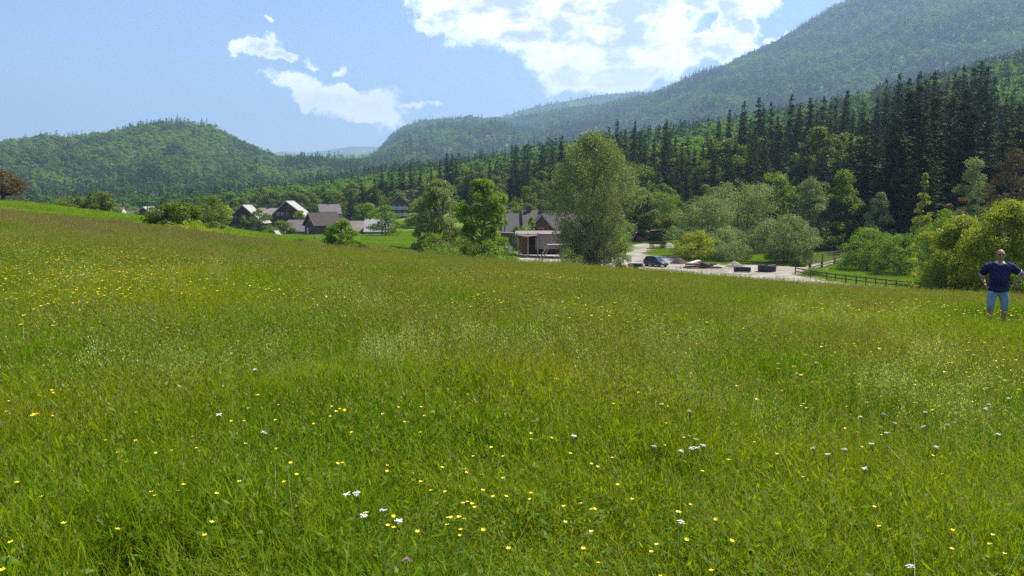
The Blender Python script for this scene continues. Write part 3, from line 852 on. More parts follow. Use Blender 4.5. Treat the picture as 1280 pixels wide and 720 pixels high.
GX, GY, GS, GP, GH = [], [], [], [], []
rg = np.random.default_rng(300)
for (y0, y1, dens_, ids, s0, s1) in [(1.2, 9, 30, (0, 6), .75, 1.1), (9, 20, 17, (0, 6), .9, 1.2), (17, 36, 9, (6, 10), .8, 1.1), (34, 66, 6.5, (6, 10), .95, 1.25)]:
    n = int(.84 * (y1 ** 2 - y0 ** 2) * dens_)
    x, y, u = wedge(n, y0, y1, rg); k = ingrass(x, y); x, y = x[k], y[k]
    s = rg.uniform(s0, s1, len(x)); patch = fbm(x * .35, y * .35, 401, 3)
    hgt = (0.50 + 1.25 * (patch - .25)) * rg.uniform(.85, 1.15, len(x))
    GX.append(x); GY.append(y); GS.append(s); GH.append(hgt); GP.append(rg.integers(*ids, len(x)))
x = np.concatenate(GX); y = np.concatenate(GY); s = np.concatenate(GS); hgt = np.concatenate(GH); pk = np.concatenate(GP)
MAN = (10.68, 17.2)     # the grass is trodden low around the standing man


def trodden(x, y):
    t = np.clip(((MAN[0] - x) * .52 + (MAN[1] - y) * .85) / 2.2, 0, 1)
    return np.hypot(x + .52 * 2.2 * t - MAN[0], y + .85 * 2.2 * t - MAN[1]) < 1.15


hgt = np.where(trodden(x, y), hgt * .5, hgt)
print('grass', len(x))
scatter('meadow_grass', np.stack([x, y, H(x, y) - .01], -1), np.stack([s, s, s * hgt], -1), pk, MEAD, 'tall green hay meadow grass filling the foreground slope', 'grass', 301, tilt=.06)
# seed heads in drifts
x, y, u = wedge(26000, 5, 64, rg); nn = fbm(x * .12, y * .12, 411, 3); k = ingrass(x, y) & ~trodden(x, y) & (rg.uniform(0, 1, len(x)) < (sstep(.46, .66, nn) * .5 + .03) * sstep(3, 9, y) + .06 * sstep(10, 30, y)); x, y = x[k], y[k]
s = rg.uniform(.8, 1.2, len(x))
scatter('seeding_grass', np.stack([x, y, H(x, y) - .01], -1), np.stack([s, s, s * rg.uniform(.72, .95, len(x))], -1), rg.integers(10, 12, len(x)), MEAD, 'drifts of tan seed heads standing over the green meadow grass', 'grass', 302, tilt=.06)
# red sorrel band on the upper left and thin spots elsewhere
x, y, u = wedge(32000, 9, 66, rg); zz = zone(x, y); nn = fbm(x * .1, y * .1, 421, 3)
pr = zz[2] * .6 + sstep(.56, .68, nn) * .006 + .07 * sstep(edgeY(x / y) - 12, edgeY(x / y) - 2, y)
k = (zz[0] > .5) & (rg.uniform(0, 1, len(x)) < pr); x, y = x[k], y[k]; s = rg.uniform(.9, 1.25, len(x))
scatter('sorrel_band', np.stack([x, y, H(x, y) - .01], -1), np.stack([s, s, s * rg.uniform(.75, 1.0, len(x))], -1), rg.integers(12, 14, len(x)), MEAD, 'reddish brown sorrel and ripe grass along the far edge of the meadow', 'grass', 303, tilt=.06)
# pale oat panicles, where the photograph shows whitish tufts
px_list = [(806, 378, 6), (818, 420, 8), (845, 418, 8), (858, 424, 6), (832, 455, 6), (735, 440, 6), (915, 470, 4), (1130, 460, 8), (1095, 465, 6), (1160, 470, 6), (960, 402, 6), (500, 420, 8), (480, 425, 5),
           (160, 430, 6), (145, 440, 5), (245, 440, 5), (255, 432, 5), (440, 378, 8), (240, 340, 5), (260, 341, 4), (285, 325, 5), (120, 345, 4), (410, 350, 5), (430, 352, 5), (690, 390, 5), (1040, 400, 5), (1185, 440, 6), (1200, 480, 6),
           (1010, 395, 6), (1140, 405, 6), (1220, 430, 6), (600, 415, 4), (560, 410, 5), (640, 418, 5), (330, 430, 4), (30, 325, 5), (95, 320, 5), (900, 380, 5), (985, 385, 6), (1090, 385, 6)]
xs, ys = [], []
for (px, py, c) in px_list:
    q = hit(px, py, .55)
    for i in range(c // 2): xs.append(q.x + rg.normal(0, .03) * q.y * .6); ys.append(q.y + rg.normal(0, .12) * q.y * .5)
x, y, u = wedge(5200, 7, 60, rg); nn = fbm(x * .3, y * .3, 431, 3); k = (rg.uniform(0, 1, len(x)) < (sstep(.55, .72, nn) * .16 + .03) * (.3 + .5 * sstep(.1, .5, u)))
x = np.concatenate([xs, x[k]]); y = np.concatenate([ys, y[k]]); k = ingrass(x, y) & ~trodden(x, y); x, y = x[k], y[k]; s = rg.uniform(.65, 1.05, len(x))
scatter('pale_oat_grass', np.stack([x, y, H(x, y)], -1), np.stack([s, s, s * rg.uniform(.7, .95, len(x))], -1), rg.integers(14, 16, len(x)), MEAD, 'pale whitish oat grass panicles scattered through the meadow', 'grass', 304, tilt=.05)

# short grass of the mown field beyond and on the valley floor
sp_ = []
for i in range(3):
    rg2 = np.random.default_rng(260 + i); b = blades(150, .9, .06, .18, .03, rg2, bend=.5, seg=2)
    sp_.append(mkproto('short_%02d' % i, [(*b[:3], 0)], [M_mown]))
SHORT = proto_collection('short_grass_kinds', sp_)
x, y, u = wedge(60000, 48, 235, rg); zz = zone(x, y); k = (zz[1] > .5)
GRAVEL_TEST = None
SHX, SHY = x[k], y[k]

# ---- flowers
M_butter = surf('buttercup_petals', (.80, .58, .02), .4)
M_white = surf('white_petals', (.78, .78, .74), .6)
M_pink = surf('clover_pink', (.50, .22, .36), .7)
M_stem = surf('flower_stems', (.12, .21, .03), .7)


def buttercup(rg, big=1.0):
    mb = MB(); h = .40
    lx, ly = rg.normal(0, .02), rg.normal(0, .02)
    mb.tube([(0, 0, 0), (lx * .5, ly * .5, h * .5), (lx, ly, h)], .0016 * big, 4)
    c = Vector((lx, ly, h)); f = MB(); n = 5; r_ = .015 * big
    for k in range(n):
        a = 2 * math.pi * k / n; a1, a2 = a - .62, a + .62
        f.add([c, c + Vector((math.cos(a1) * r_ * .8, math.sin(a1) * r_ * .8, r_ * .35)), c + Vector((math.cos(a) * r_ * 1.15, math.sin(a) * r_ * 1.15, r_ * .6)), c + Vector((math.cos(a2) * r_ * .8, math.sin(a2) * r_ * .8, r_ * .35))], [(0, 1, 2, 3)])
    return mb, f


def place_flower(p, rz, h, root): root.location = p; root.rotation_euler = (pr0.normal(0, .14), pr0.normal(0, .14), rz); root.scale = (1, 1, h); return root


bc_spots = [(575, 630), (580, 632), (572, 642), (577, 648), (583, 652), (570, 660), (580, 664), (600, 645), (604, 648), (655, 622), (640, 634), (672, 634), (690, 637), (720, 640), (748, 648), (754, 637),
            (578, 675), (588, 684), (568, 682), (750, 692), (760, 700), (770, 703), (130, 570), (137, 572), (126, 566), (162, 568), (190, 575), (176, 570), (192, 620), (210, 625), (75, 627), (84, 626), (245, 640), (240, 653), (285, 633),
            (255, 670), (310, 555), (345, 550), (8, 487), (15, 500), (22, 510), (40, 520), (60, 500), (395, 538), (410, 520), (430, 518), (450, 530), (470, 545), (500, 572), (530, 600), (508, 600), (545, 610), (660, 545), (665, 548),
            (675, 550), (690, 575), (830, 540), (840, 545), (870, 655), (850, 665), (900, 600), (930, 560), (975, 480), (985, 478), (1000, 495), (1005, 500), (1045, 530), (1060, 500), (1085, 545), (1110, 500), (1120, 490), (1150, 490), (1170, 500),
            (1215, 485), (1225, 520), (1250, 670), (1258, 690), (1220, 610), (1175, 690), (1090, 640), (480, 690), (100, 690), (20, 640), (5, 690), (350, 620), (370, 600), (420, 590), (700, 620), (780, 600), (800, 620), (640, 690), (540, 560)]
pr0 = np.random.default_rng(70)
kinds = []
for v in range(3):
    st, fl = buttercup(pr0, .62)
    r_ = empty('buttercup', (0, 0, 0), 0, 'yellow buttercup flower standing over the near meadow grass', 'flower', 'buttercups in the near meadow')
    st.build('stem', M_stem, r_); fl.build('petals', M_butter, r_); kinds.append(r_)
cnt = 0
pts = []
for (px, py) in bc_spots:
    q = hit(px, py, .40); pts.append((q.x, q.y))
    for e in range(int(pr0.integers(0, 3))): pts.append((q.x + pr0.normal(0, .35), q.y + pr0.normal(0, .6)))
while len(pts) < 240:
    Y = 3 + 9 * pr0.uniform() ** .7; u = pr0.uniform(-.72, .72)
    if fbm(u * Y * .5, Y * .5, 441, 2) > .47: pts.append((u * Y, Y))
for i, (x, y) in enumerate(pts):
    o = kinds[i] if i < 3 else copy_tree(kinds[i % 3])
    place_flower((x, y, Hs(x, y)), pr0.uniform(0, 6.28), pr0.uniform(.85, 1.25), o)
# the rest of the buttercups, farther off
fp = []
for i in range(3):
    st, fl = buttercup(pr0, .95 + .15 * i); st.v += fl.v if False else []
    b = len(st.v); st.f += [tuple(b + q for q in f) for f in fl.f]; st.v += fl.v; st.m += [1] * len(fl.f)
    me = bpy.data.meshes.new('far_buttercup_%d' % i); me.from_pydata(st.v, [], st.f); me.polygons.foreach_set('material_index', st.m); me.materials.append(M_stem); me.materials.append(M_butter)
    fp.append(bpy.data.objects.new('far_buttercup_%d' % i, me))
FB = proto_collection('far_buttercup_kinds', fp)
x, y, u = wedge(85000, 4, 60, rg)
band = np.exp(-((y - 17) / 7.5) ** 2) * (1 - sstep(-.1, .25, u)) * 1.6 + np.exp(-((y - 24) / 12) ** 2) * .25 + .24 + .4 * np.exp(-((y - 12) / 4) ** 2) * sstep(.1, .4, u)
nn = fbm(x * .25, y * .25, 451, 3)
k = ingrass(x, y) & (rg.uniform(0, 1, len(x)) < band * sstep(.36, .62, nn) * sstep(3.5, 9, y)); x, y = x[k], y[k]
print('far buttercups', len(x)); s = rg.uniform(.75, 1.2, len(x))
scatter('far_buttercups', np.stack([x, y, H(x, y)], -1), np.stack([s, s, rg.uniform(.80, 1.25, len(x))], -1), rg.integers(0, 3, len(x)), FB, 'drifts of tiny yellow buttercups farther up the meadow', 'flowers', 305, tilt=.1)

# white yarrow umbels, each a thing
wl = [(448, 617), (455, 645), (452, 620), (459, 654), (464, 621), (845, 657), (875, 563), (880, 560), (877, 568), (1095, 525), (1107, 528), (1110, 543), (1118, 546), (1078, 560), (1110, 557), (1047, 570), (1163, 571), (1165, 524), (1197, 539), (1232, 534), (1271, 494),
      (1249, 509), (1233, 517), (1176, 711), (1065, 472), (1052, 574), (1082, 575), (824, 571), (845, 560), (838, 555), (712, 533), (827, 510), (867, 529), (1190, 545), (1016, 463), (1224, 486), (1210, 450), (1256, 460), (270, 524), (320, 474), (305, 557)]


def umbel(rg, mat_only=None):
    r_ = empty('white_yarrow', (0, 0, 0), 0, None, None)
    st = MB(); h = .40; st.tube([(0, 0, 0), (.01, 0, h * .5), (0, .01, h)], .0016, 5); c = Vector((0, .01, h)); hd = MB()
    for k in range(13):
        a = k * 2.4; q = c + Vector((math.cos(a) * .015 * math.sqrt(k / 13), math.sin(a) * .015 * math.sqrt(k / 13), .03 + rg.uniform(-.004, .004)))
        st.tube([c - Vector((0, 0, .02)), q], .0006, 3, cap=False)
        for e in range(5):
            b = e * 1.256 + a; s_ = .0034
            hd.add([q, q + Vector((math.cos(b - .5) * s_, math.sin(b - .5) * s_, .002)), q + Vector((math.cos(b) * s_ * 1.5, math.sin(b) * s_ * 1.5, .003)), q + Vector((math.cos(b + .5) * s_, math.sin(b + .5) * s_, .002))], [(0, 1, 2, 3)])
    st.build('stem', M_stem, r_); hd.build('flower_head', M_white, r_)
    return r_


wk = [umbel(pr0), umbel(pr0)]
for i, (px, py) in enumerate(wl):
    q = hit(px, py, .42); o = wk[i] if i < 2 else copy_tree(wk[i % 2])
    place_flower((q.x, q.y, Hs(q.x, q.y)), pr0.uniform(0, 6.28), pr0.uniform(.9, 1.15), o)
    setp(o, 'flat white yarrow flower head standing in the meadow grass', 'flower', 'white yarrow flowers in the meadow')
# a few pink clovers
cl = None
for i, (px, py) in enumerate([(1115, 490), (1131, 491), (1128, 502), (508, 706), (1252, 512), (1240, 523)]):
    q = hit(px, py, .36)
    if cl is None:
        cl = empty('pink_clover', (0, 0, 0)); s_ = MB(); s_.tube([(0, 0, 0), (0, 0, .37)], .002, 4); s_.build('stem', M_stem, cl)
        hb = MB()
        for k in range(60):
            d = unit(pr0.normal(size=(1, 3)))[0]; d[2] = abs(d[2]); c = Vector((0, 0, .37)) + Vector(d) * .010; t_ = Vector(d) * .012; sd_ = t_.cross(Vector((.3, .2, .9))).normalized() * .003
            hb.add([c - sd_, c + t_ * .6, c + sd_, c - t_ * .3], [(0, 1, 2, 3)])
        hb.build('flower_head', M_pink, cl); o = cl
    else: o = copy_tree(cl)
    o.location = (q.x, q.y, Hs(q.x, q.y)); setp(o, 'small pinkish clover head among white and yellow flowers', 'flower', 'pink clover heads in the meadow')
# ------------------------------------------------------------------ woodland trees, each one an object
spr = []
for i in range(7):
    rg = np.random.default_rng(500 + i)
    me = spruce_mesh('spruce_tree', 28, [8.2, 7.4, 9.0, 6.8, 8.6, 7.8, 9.6][i], rg, levels=[46, 50, 44, 52, 48, 42, 46][i]); me.materials.append(M_spruce); me.materials.append(bark); spr.append(me)
dec = []
for i in range(6):
    rg = np.random.default_rng(520 + i)
    me = leafy_mesh('broadleaf_tree', 14, 11.5, rg, base=.06, nb=40, nleaf=9500, leaf=.44, shape=['round', 'dome', 'tall', 'round', 'dome', 'tall'][i]); me.materials.append(M_dec); me.materials.append(bark); dec.append(me)

SKYT = [(600, 214), (625, 205), (645, 195), (660, 190), (680, 180), (700, 168), (740, 170), (762, 158), (770, 149), (790, 151), (800, 165), (815, 172), (830, 150), (842, 172), (858, 170), (880, 165), (895, 150), (905, 138), (925, 126), (945, 121), (962, 128), (980, 118), (995, 130), (1008, 121), (1022, 120),
        (1030, 132), (1037, 122), (1051, 114), (1060, 140), (1069, 128), (1088, 120), (1100, 100), (1113, 94), (1125, 98), (1136, 89), (1148, 100), (1161, 86), (1172, 104), (1182, 92), (1193, 83), (1202, 86), (1212, 75), (1222, 84), (1235, 96), (1245, 122), (1252, 121), (1262, 128), (1276, 92), (1320, 80), (1420, 80)]
sx_ = [a for a, b in SKYT]; sy_ = [b for a, b in SKYT]
rr = np.random.default_rng(600)


def woodtree(me, px, Y, topy, width_f, label, cat, group, name, wmax=None):
    g_ = place(px, Y); h = (at(px, topy, Y).z - g_.z)
    if h < 3: return None
    o = bpy.data.objects.new(name, me); COL.objects.link(o); o.location = (g_.x, g_.y, g_.z - .3)
    h0 = 28 if name == 'spruce_tree' else 14
    s = (h + .3) / h0; w_ = s * width_f
    if name == 'spruce_tree': w_ = max(.8, min(w_ * 1.25, 1.75))
    o.scale = (w_, w_, s); o.rotation_euler = (rr.normal(0, .015), rr.normal(0, .015), rr.uniform(0, 6.28))
    setp(o, label, cat, group); return o


LS = 'dark green spruce in the depth of the right hand stand below the skyline tips'
LS2 = 'dark spruce among paler broadleaf trees on the slope behind the big willow'
LS0 = 'dark spruce whose tip stands on the skyline of the right hand stand'
LSN = 'tall near spruce at the dark front of the right hand stand'
LS3 = 'small dark spruce in the mixed wood above the village'
GS = {LS0: 'skyline spruces of the right hand stand', LSN: 'near spruces of the right hand stand', LS: 'spruces of the right hand stand', LS2: 'spruces on the slope behind the big willow', LS3: 'spruces above the village'}
nsp = 0
# skyline trees
for (px, top) in SKYT:
    if px < 640: continue
    Y = float(np.interp(px, [640, 800, 900, 1100, 1300, 1420], [330, 290, 285, 255, 235, 220])) + rr.uniform(-15, 15)
    lab = LS0 if px > 885 else LS2
    woodtree(spr[int(rr.integers(0, 7))], px, Y, top, rr.uniform(.85, 1.05), lab, 'spruce', GS[lab], 'spruce_tree'); nsp += 1
# filling rows in front, tops below the skyline
for row, (Yb_, dy, step) in enumerate([(280, 14, 17), (262, 22, 20), (240, 34, 21), (218, 50, 24), (198, 68, 27), (180, 88, 30)]):
    px = 885 + rr.uniform(0, 8)
    while px < 1400:
        sky_ = float(np.interp(px, sx_, sy_)); top = sky_ + dy * rr.uniform(.45, 1.3) + rr.uniform(-4, 12)
        Y = Yb_ + rr.uniform(-7, 7) - (px - 1000) * .04
        if not (1128 < px < 1150 and Y < 200): woodtree(spr[int(rr.integers(0, 7))], px, Y, top, rr.uniform(.8, 1.1), LS, 'spruce', GS[LS], 'spruce_tree'); nsp += 1
        px += step * rr.uniform(.7, 1.3)
# the tall near spruces at the right
for (px, top, Y) in [(1128, 116, 150), (1142, 108, 152), (1160, 122, 148), (1180, 118, 156), (1192, 110, 150), (1118, 138, 146), (1150, 145, 140), (1205, 140, 150), (1222, 128, 152), (1246, 150, 146), (1262, 132, 150), (1282, 124, 150), (1075, 150, 162), (1058, 170, 168), (1090, 172, 158), (1108, 165, 150), (1310, 120, 150), (1345, 125, 150)]:
    woodtree(spr[int(rr.integers(0, 7))], px, Y, top, rr.uniform(1.2, 1.5), LSN, 'spruce', GS[LSN], 'spruce_tree'); nsp += 1
# spruces behind the willow, in clusters
for (px, top, Y) in [(668, 195, 290), (676, 188, 285), (690, 186, 292), (703, 178, 288), (655, 200, 300), (640, 208, 305), (648, 215, 280), (660, 212, 275), (780, 165, 262), (772, 172, 256), (790, 162, 270), (832, 168, 250), (826, 178, 245), (850, 178, 246), (858, 186, 240), (866, 182, 250),
                     (845, 196, 228), (875, 178, 240), (885, 172, 236), (893, 166, 240), (870, 205, 220), (800, 205, 232), (812, 192, 250), (784, 200, 238), (805, 178, 265), (822, 205, 225), (858, 215, 212), (838, 212, 220)]:
    woodtree(spr[int(rr.integers(0, 7))], px, Y, top + rr.uniform(-3, 3), rr.uniform(.95, 1.15), LS2, 'spruce', GS[LS2], 'spruce_tree'); nsp += 1
for (px, top, Y) in [(478, 206, 330), (492, 213, 320), (500, 208, 335), (505, 214, 318), (515, 207, 340), (528, 211, 325), (540, 212, 330), (549, 200, 345), (560, 191, 350), (566, 193, 345), (572, 198, 352), (583, 213, 300), (589, 205, 320), (612, 200, 345), (620, 204, 330), (604, 222, 280), (470, 222, 300), (452, 225, 330), (455, 232, 300),
                     (440, 238, 290), (405, 232, 340), (290, 243, 330), (545, 224, 280), (528, 232, 270)]:
    woodtree(spr[int(rr.integers(0, 7))], px, Y, top, rr.uniform(.95, 1.2), LS3, 'spruce', GS[LS3], 'spruce_tree'); nsp += 1
print('spruces', nsp)
nd = 0
LD1 = 'rounded green broadleaf tree in the mixed wood above the village'
LD2 = 'mid green broadleaf tree between the dark spruces behind the big willow'
LD3 = 'leafy broadleaf tree standing at the foot of the dark spruce stand'
LD1b = 'low broadleaf tree just behind the village houses'
LD2b = 'lower broadleaf tree at the foot of the slope behind the big willow'
LD3b = 'paler broadleaf tree growing between the spruces of the right hand stand'
GD = {LD1b: 'broadleaf trees just behind the houses', LD2b: 'lower broadleaf trees behind the big willow', LD3b: 'broadleaf trees inside the spruce stand', LD1: 'broadleaf trees above the village', LD2: 'broadleaf trees behind the big willow', LD3: 'broadleaf trees along the spruce stand'}
CLEARING = lambda px, py: 628 < px < 668 and 228 < py < 250
for (x0, x1, Y0, Y1, cnt_, tfun, lab) in [
    (262, 640, 300, 385, 80, lambda px: np.interp(px, [260, 300, 400, 480, 560, 640], [250, 240, 230, 222, 215, 210]), LD1),
    (300, 640, 235, 300, 34, lambda px: np.interp(px, [260, 350, 480, 640], [262, 258, 252, 236]), LD1b),
    (640, 900, 225, 330, 52, lambda px: np.interp(px, [640, 740, 830, 900], [216, 196, 192, 195]), LD2),
    (640, 900, 175, 225, 24, lambda px: np.interp(px, [640, 740, 830, 900], [252, 236, 226, 228]), LD2b),
    (900, 1380, 205, 275, 12, lambda px: np.interp(px, [900, 1000, 1100, 1240, 1380], [170, 155, 140, 122, 118]), LD3b),
    (880, 1340, 152, 180, 28, lambda px: np.interp(px, [880, 1000, 1100, 1340], [232, 225, 215, 205]), LD3)]:
    for i in range(cnt_):
        px = x0 + (x1 - x0) * (i + rr.uniform(0, 1)) / cnt_; Y = rr.uniform(Y0, Y1); top = float(tfun(px)) + rr.uniform(-5, 14) + (Y1 - Y) / (Y1 - Y0) * 12
        if 626 < px < 672 and 250 < Y < 320: continue
        if 1100 < px < 1150: continue
        if lab == LD1b and Y < 300 and (485 < px < 520 or 282 < px < 440): continue
        woodtree(dec[int(rr.integers(0, 6))], px, Y, top, rr.uniform(.8, 1.15), lab, 'tree', GD[lab], 'broadleaf_tree'); nd += 1
print('broadleaf', nd)

# ------------------------------------------------------------------ trees and shrubs one can tell apart
def tree(name, label, px, Y, top, wpx, mat, cat='tree', seed=0, shape='round', nleaf=9000, leaf=.28, base=.12, nb=46, droop=0, r0=None, stems=1, br=(.16, .30), flat=.75, group=None, trunkcol=None, z=None, nlimb=22):
    g_ = place(px, Y); h = at(px, top, Y).z - g_.z; w = wpx / FPX * Y * (1.22 if shape in ('dome', 'round') else 1.12)
    rg = np.random.default_rng(900 + seed)
    V, F, tt, cs, rs = crown(h, w, rg, base=base, nb=nb, nleaf=nleaf, leaf=leaf, shape=shape, droop=droop, br=br, flat=flat)
    root = empty(name, g_, 0, label, cat, group)
    me = np_mesh('crown', V, F, {'tint': tt}); link('crown', me, mat, root)
    mb = limbs(h, cs, rs, rg, r0 or h * .02 + .03, stems=stems, nmax=nlimb); mb.build('trunk', bark, root, smooth=True)
    return root


tree('willow_tree', 'tall grey green weeping willow towering beside the timber shed', 742, 116, 162, 112, M_grey, seed=1, shape='big', nleaf=42000, leaf=.25, base=.03, nb=130, droop=.5, r0=.6, stems=3, br=(.13, .23), flat=.95, nlimb=60)
tree('willow_tree', 'smaller grey green willow left of the bright green maple', 546, 92, 223, 56, M_grey, seed=2, shape='dome', nleaf=28000, leaf=.20, base=.04, nb=70, droop=.35, stems=2)
tree('maple_tree', 'bright green upright maple left of the timber shed', 603, 88, 223, 54, M_bright, seed=3, shape='round', nleaf=32000, leaf=.20, base=.05, nb=80)
tree('maple_tree', 'bushy bright green young maple with low branches on the mown field', 219, 62, 253, 58, M_dec, seed=4, shape='round', nleaf=11000, leaf=.15, base=.10, nb=44, flat=.55, stems=2)
tree('apple_tree', 'thin leaved old fruit tree behind the bushy young maple', 264, 80, 245, 46, M_dec, seed=5, shape='round', nleaf=5200, leaf=.15, base=.15, nb=40, stems=2)
tree('young_tree', 'small dense green tree in front of the brown roofed barn', 427, 66, 273, 36, M_bright, seed=6, shape='dome', nleaf=9000, leaf=.12, base=.02, nb=44, br=(.2, .34))
tree('copper_tree', 'reddish brown leaved tree at the left edge on the field crest', 8, 98, 212, 50, M_copper, seed=7, shape='dome', nleaf=6500, leaf=.20, base=.25, nb=44, r0=.28)
tree('ash_tree', 'dark green round tree behind the crest of the left field', 127, 122, 237, 30, M_dec, seed=8, shape='round', nleaf=6000, leaf=.25, base=.05)
tree('green_tree', 'full green tree between the barn and the tall chalet', 458, 238, 252, 26, M_bright, seed=9, shape='round', nleaf=4500, leaf=.45, base=.05)
tree('green_tree', 'loose pale green tree behind the thin dark larch', 482, 205, 256, 40, M_bright, seed=10, shape='round', nleaf=4200, leaf=.38, base=.08)
tree('green_tree', 'small light green tree in front of the right hand slope of the tall gabled chalet', 376, 243, 263, 16, M_yellowg, seed=11, nleaf=3000, leaf=.4)
tree('green_tree', 'dark green tree hiding the lower front of the left gabled chalet', 325, 228, 261, 30, M_dec, seed=12, nleaf=4500, leaf=.4, base=.02, shape='dome')
tree('green_tree', 'slim green tree against the front of the left gabled chalet', 305, 227, 268, 15, M_dec, seed=13, nleaf=1800, leaf=.35, base=.02, shape='tall')
tree('green_tree', 'low dark tree below the middle chalet windows', 354, 226, 275, 26, M_dec, seed=14, nleaf=2600, leaf=.4, base=.02, shape='dome')
tree('fruit_tree', 'spreading yellow green fruit tree left of the left gabled chalet', 282, 180, 256, 22, M_yellowg, seed=15, nleaf=2600, leaf=.3, base=.12)
# right side, back to front
tree('lime_tree', 'bright yellow green tree top showing behind the round willow thicket', 966, 172, 214, 46, M_bright, seed=20, nleaf=11000, leaf=.32, base=.05, nb=50)
tree('broad_willow', 'broad rounded olive green tree crown right of the gravel yard', 928, 150, 220, 86, M_grey, seed=21, shape='dome', nleaf=26000, leaf=.28, base=.03, nb=60, stems=2)
tree('ash_tree', 'grey green tree behind the wooden bridge rails', 1012, 150, 220, 50, M_grey, seed=22, shape='tall', nleaf=11000, leaf=.28, base=.04, nb=50)
tree('maple_tree', 'bright green tree above the far end of the bridge', 1052, 152, 212, 52, M_bright, seed=23, shape='tall', nleaf=12000, leaf=.28, base=.03, nb=54)
tree('willow_tree', 'pale willow between the bridge trees and the dark tall spruces', 1098, 140, 240, 40, M_grey, seed=24, shape='tall', nleaf=9000, leaf=.26, base=.03)
tree('young_larch', 'slim light green conical tree in front of the darkest spruces', 1152, 122, 212, 30, M_yellowg, seed=25, shape='cone', nleaf=5200, leaf=.24, base=.03, nb=48, br=(.3, .5))
tree('grey_tree', 'dull grey green tree under the spruces above the yellow willow', 1212, 116, 190, 52, M_grey, seed=26, shape='tall', nleaf=12000, leaf=.22, base=.03, nb=50)
tree('copper_tree', 'dull reddish brown leaved tree at the right edge above the yellow willow', 1262, 108, 184, 60, M_copper2, seed=27, shape='dome', nleaf=14000, leaf=.20, base=.03, nb=56)
tree('copper_bush', 'low reddish bush between the grey tree and the yellow willow', 1196, 98, 240, 36, M_copper, 'bush', seed=28, nleaf=6000, leaf=.17, base=.02)
tree('green_tree', 'bright green tree behind the red lean-to roof', 828, 200, 238, 46, M_bright, seed=29, nleaf=8500, leaf=.3, base=.03)
tree('green_tree', 'dark green tree beside the red lean-to at the foot of the wood', 804, 204, 246, 36, M_dec, seed=30, nleaf=7000, leaf=.32, base=.03)
tree('grey_willow', 'dome shaped grey green willow above the log pile', 884, 138, 246, 84, M_grey, seed=31, shape='dome', nleaf=24000, leaf=.26, base=.02, nb=64, stems=3)
tree('yellow_bush', 'light yellow green shrub at the edge of the gravel yard', 872, 131, 288, 54, M_yellowg, 'bush', seed=32, shape='dome', nleaf=9000, leaf=.2, base=.02, nb=44)
tree('willow_bush', 'dull green shrub above the gravel heap', 915, 129, 300, 48, M_grey, 'bush', seed=33, shape='dome', nleaf=8000, leaf=.2, base=.02)
tree('round_willow', 'large ball shaped grey green willow behind the black water trough', 984, 124, 268, 70, M_grey, seed=34, shape='round', nleaf=24000, leaf=.22, base=.02, nb=60, stems=3)
tree('hazel_bush', 'green shrub growing behind the bridge railing', 1040, 150, 275, 50, M_bright, 'bush', seed=35, shape='dome', nleaf=8500, leaf=.24, base=.02)
tree('hazel_bush', 'dense bright green shrub right of the bridge end', 1086, 112, 283, 60, M_bright, 'bush', seed=36, shape='dome', nleaf=12000, leaf=.2, base=.01, nb=50)
tree('hazel_bush', 'dense green shrub in the middle of the hedge right of the bridge', 1128, 106, 290, 56, M_bright, 'bush', seed=37, shape='dome', nleaf=11000, leaf=.2, base=.01, nb=50)
tree('elder_bush', 'pale green elder shrub behind the hedge and the yellow willow', 1180, 92, 262, 62, M_bright, 'bush', seed=38, shape='dome', nleaf=13000, leaf=.17, base=.01, nb=54)
tree('elder_bush', 'lower green shrub at the right end of the hedge', 1162, 84, 288, 42, M_yellowg, 'bush', seed=39, shape='dome', nleaf=9000, leaf=.15, base=.01, nb=44)
tree('yellow_willow', 'yellow green willow thicket left behind the standing man', 1204, 62, 270, 78, M_yellowg, 'bush', seed=40, shape='dome', nleaf=46000, leaf=.14, base=.0, nb=110, stems=4)
tree('yellow_willow', 'tall yellow green willow thicket right behind the standing man', 1258, 57, 250, 92, M_yellowg, 'bush', seed=41, shape='dome', nleaf=56000, leaf=.14, base=.0, nb=120, stems=4)
tree('yellow_willow', 'yellow green willow thicket running out past the right edge', 1335, 58, 245, 90, M_yellowg, 'bush', seed=42, shape='dome', nleaf=15000, leaf=.14, base=.01, nb=70)
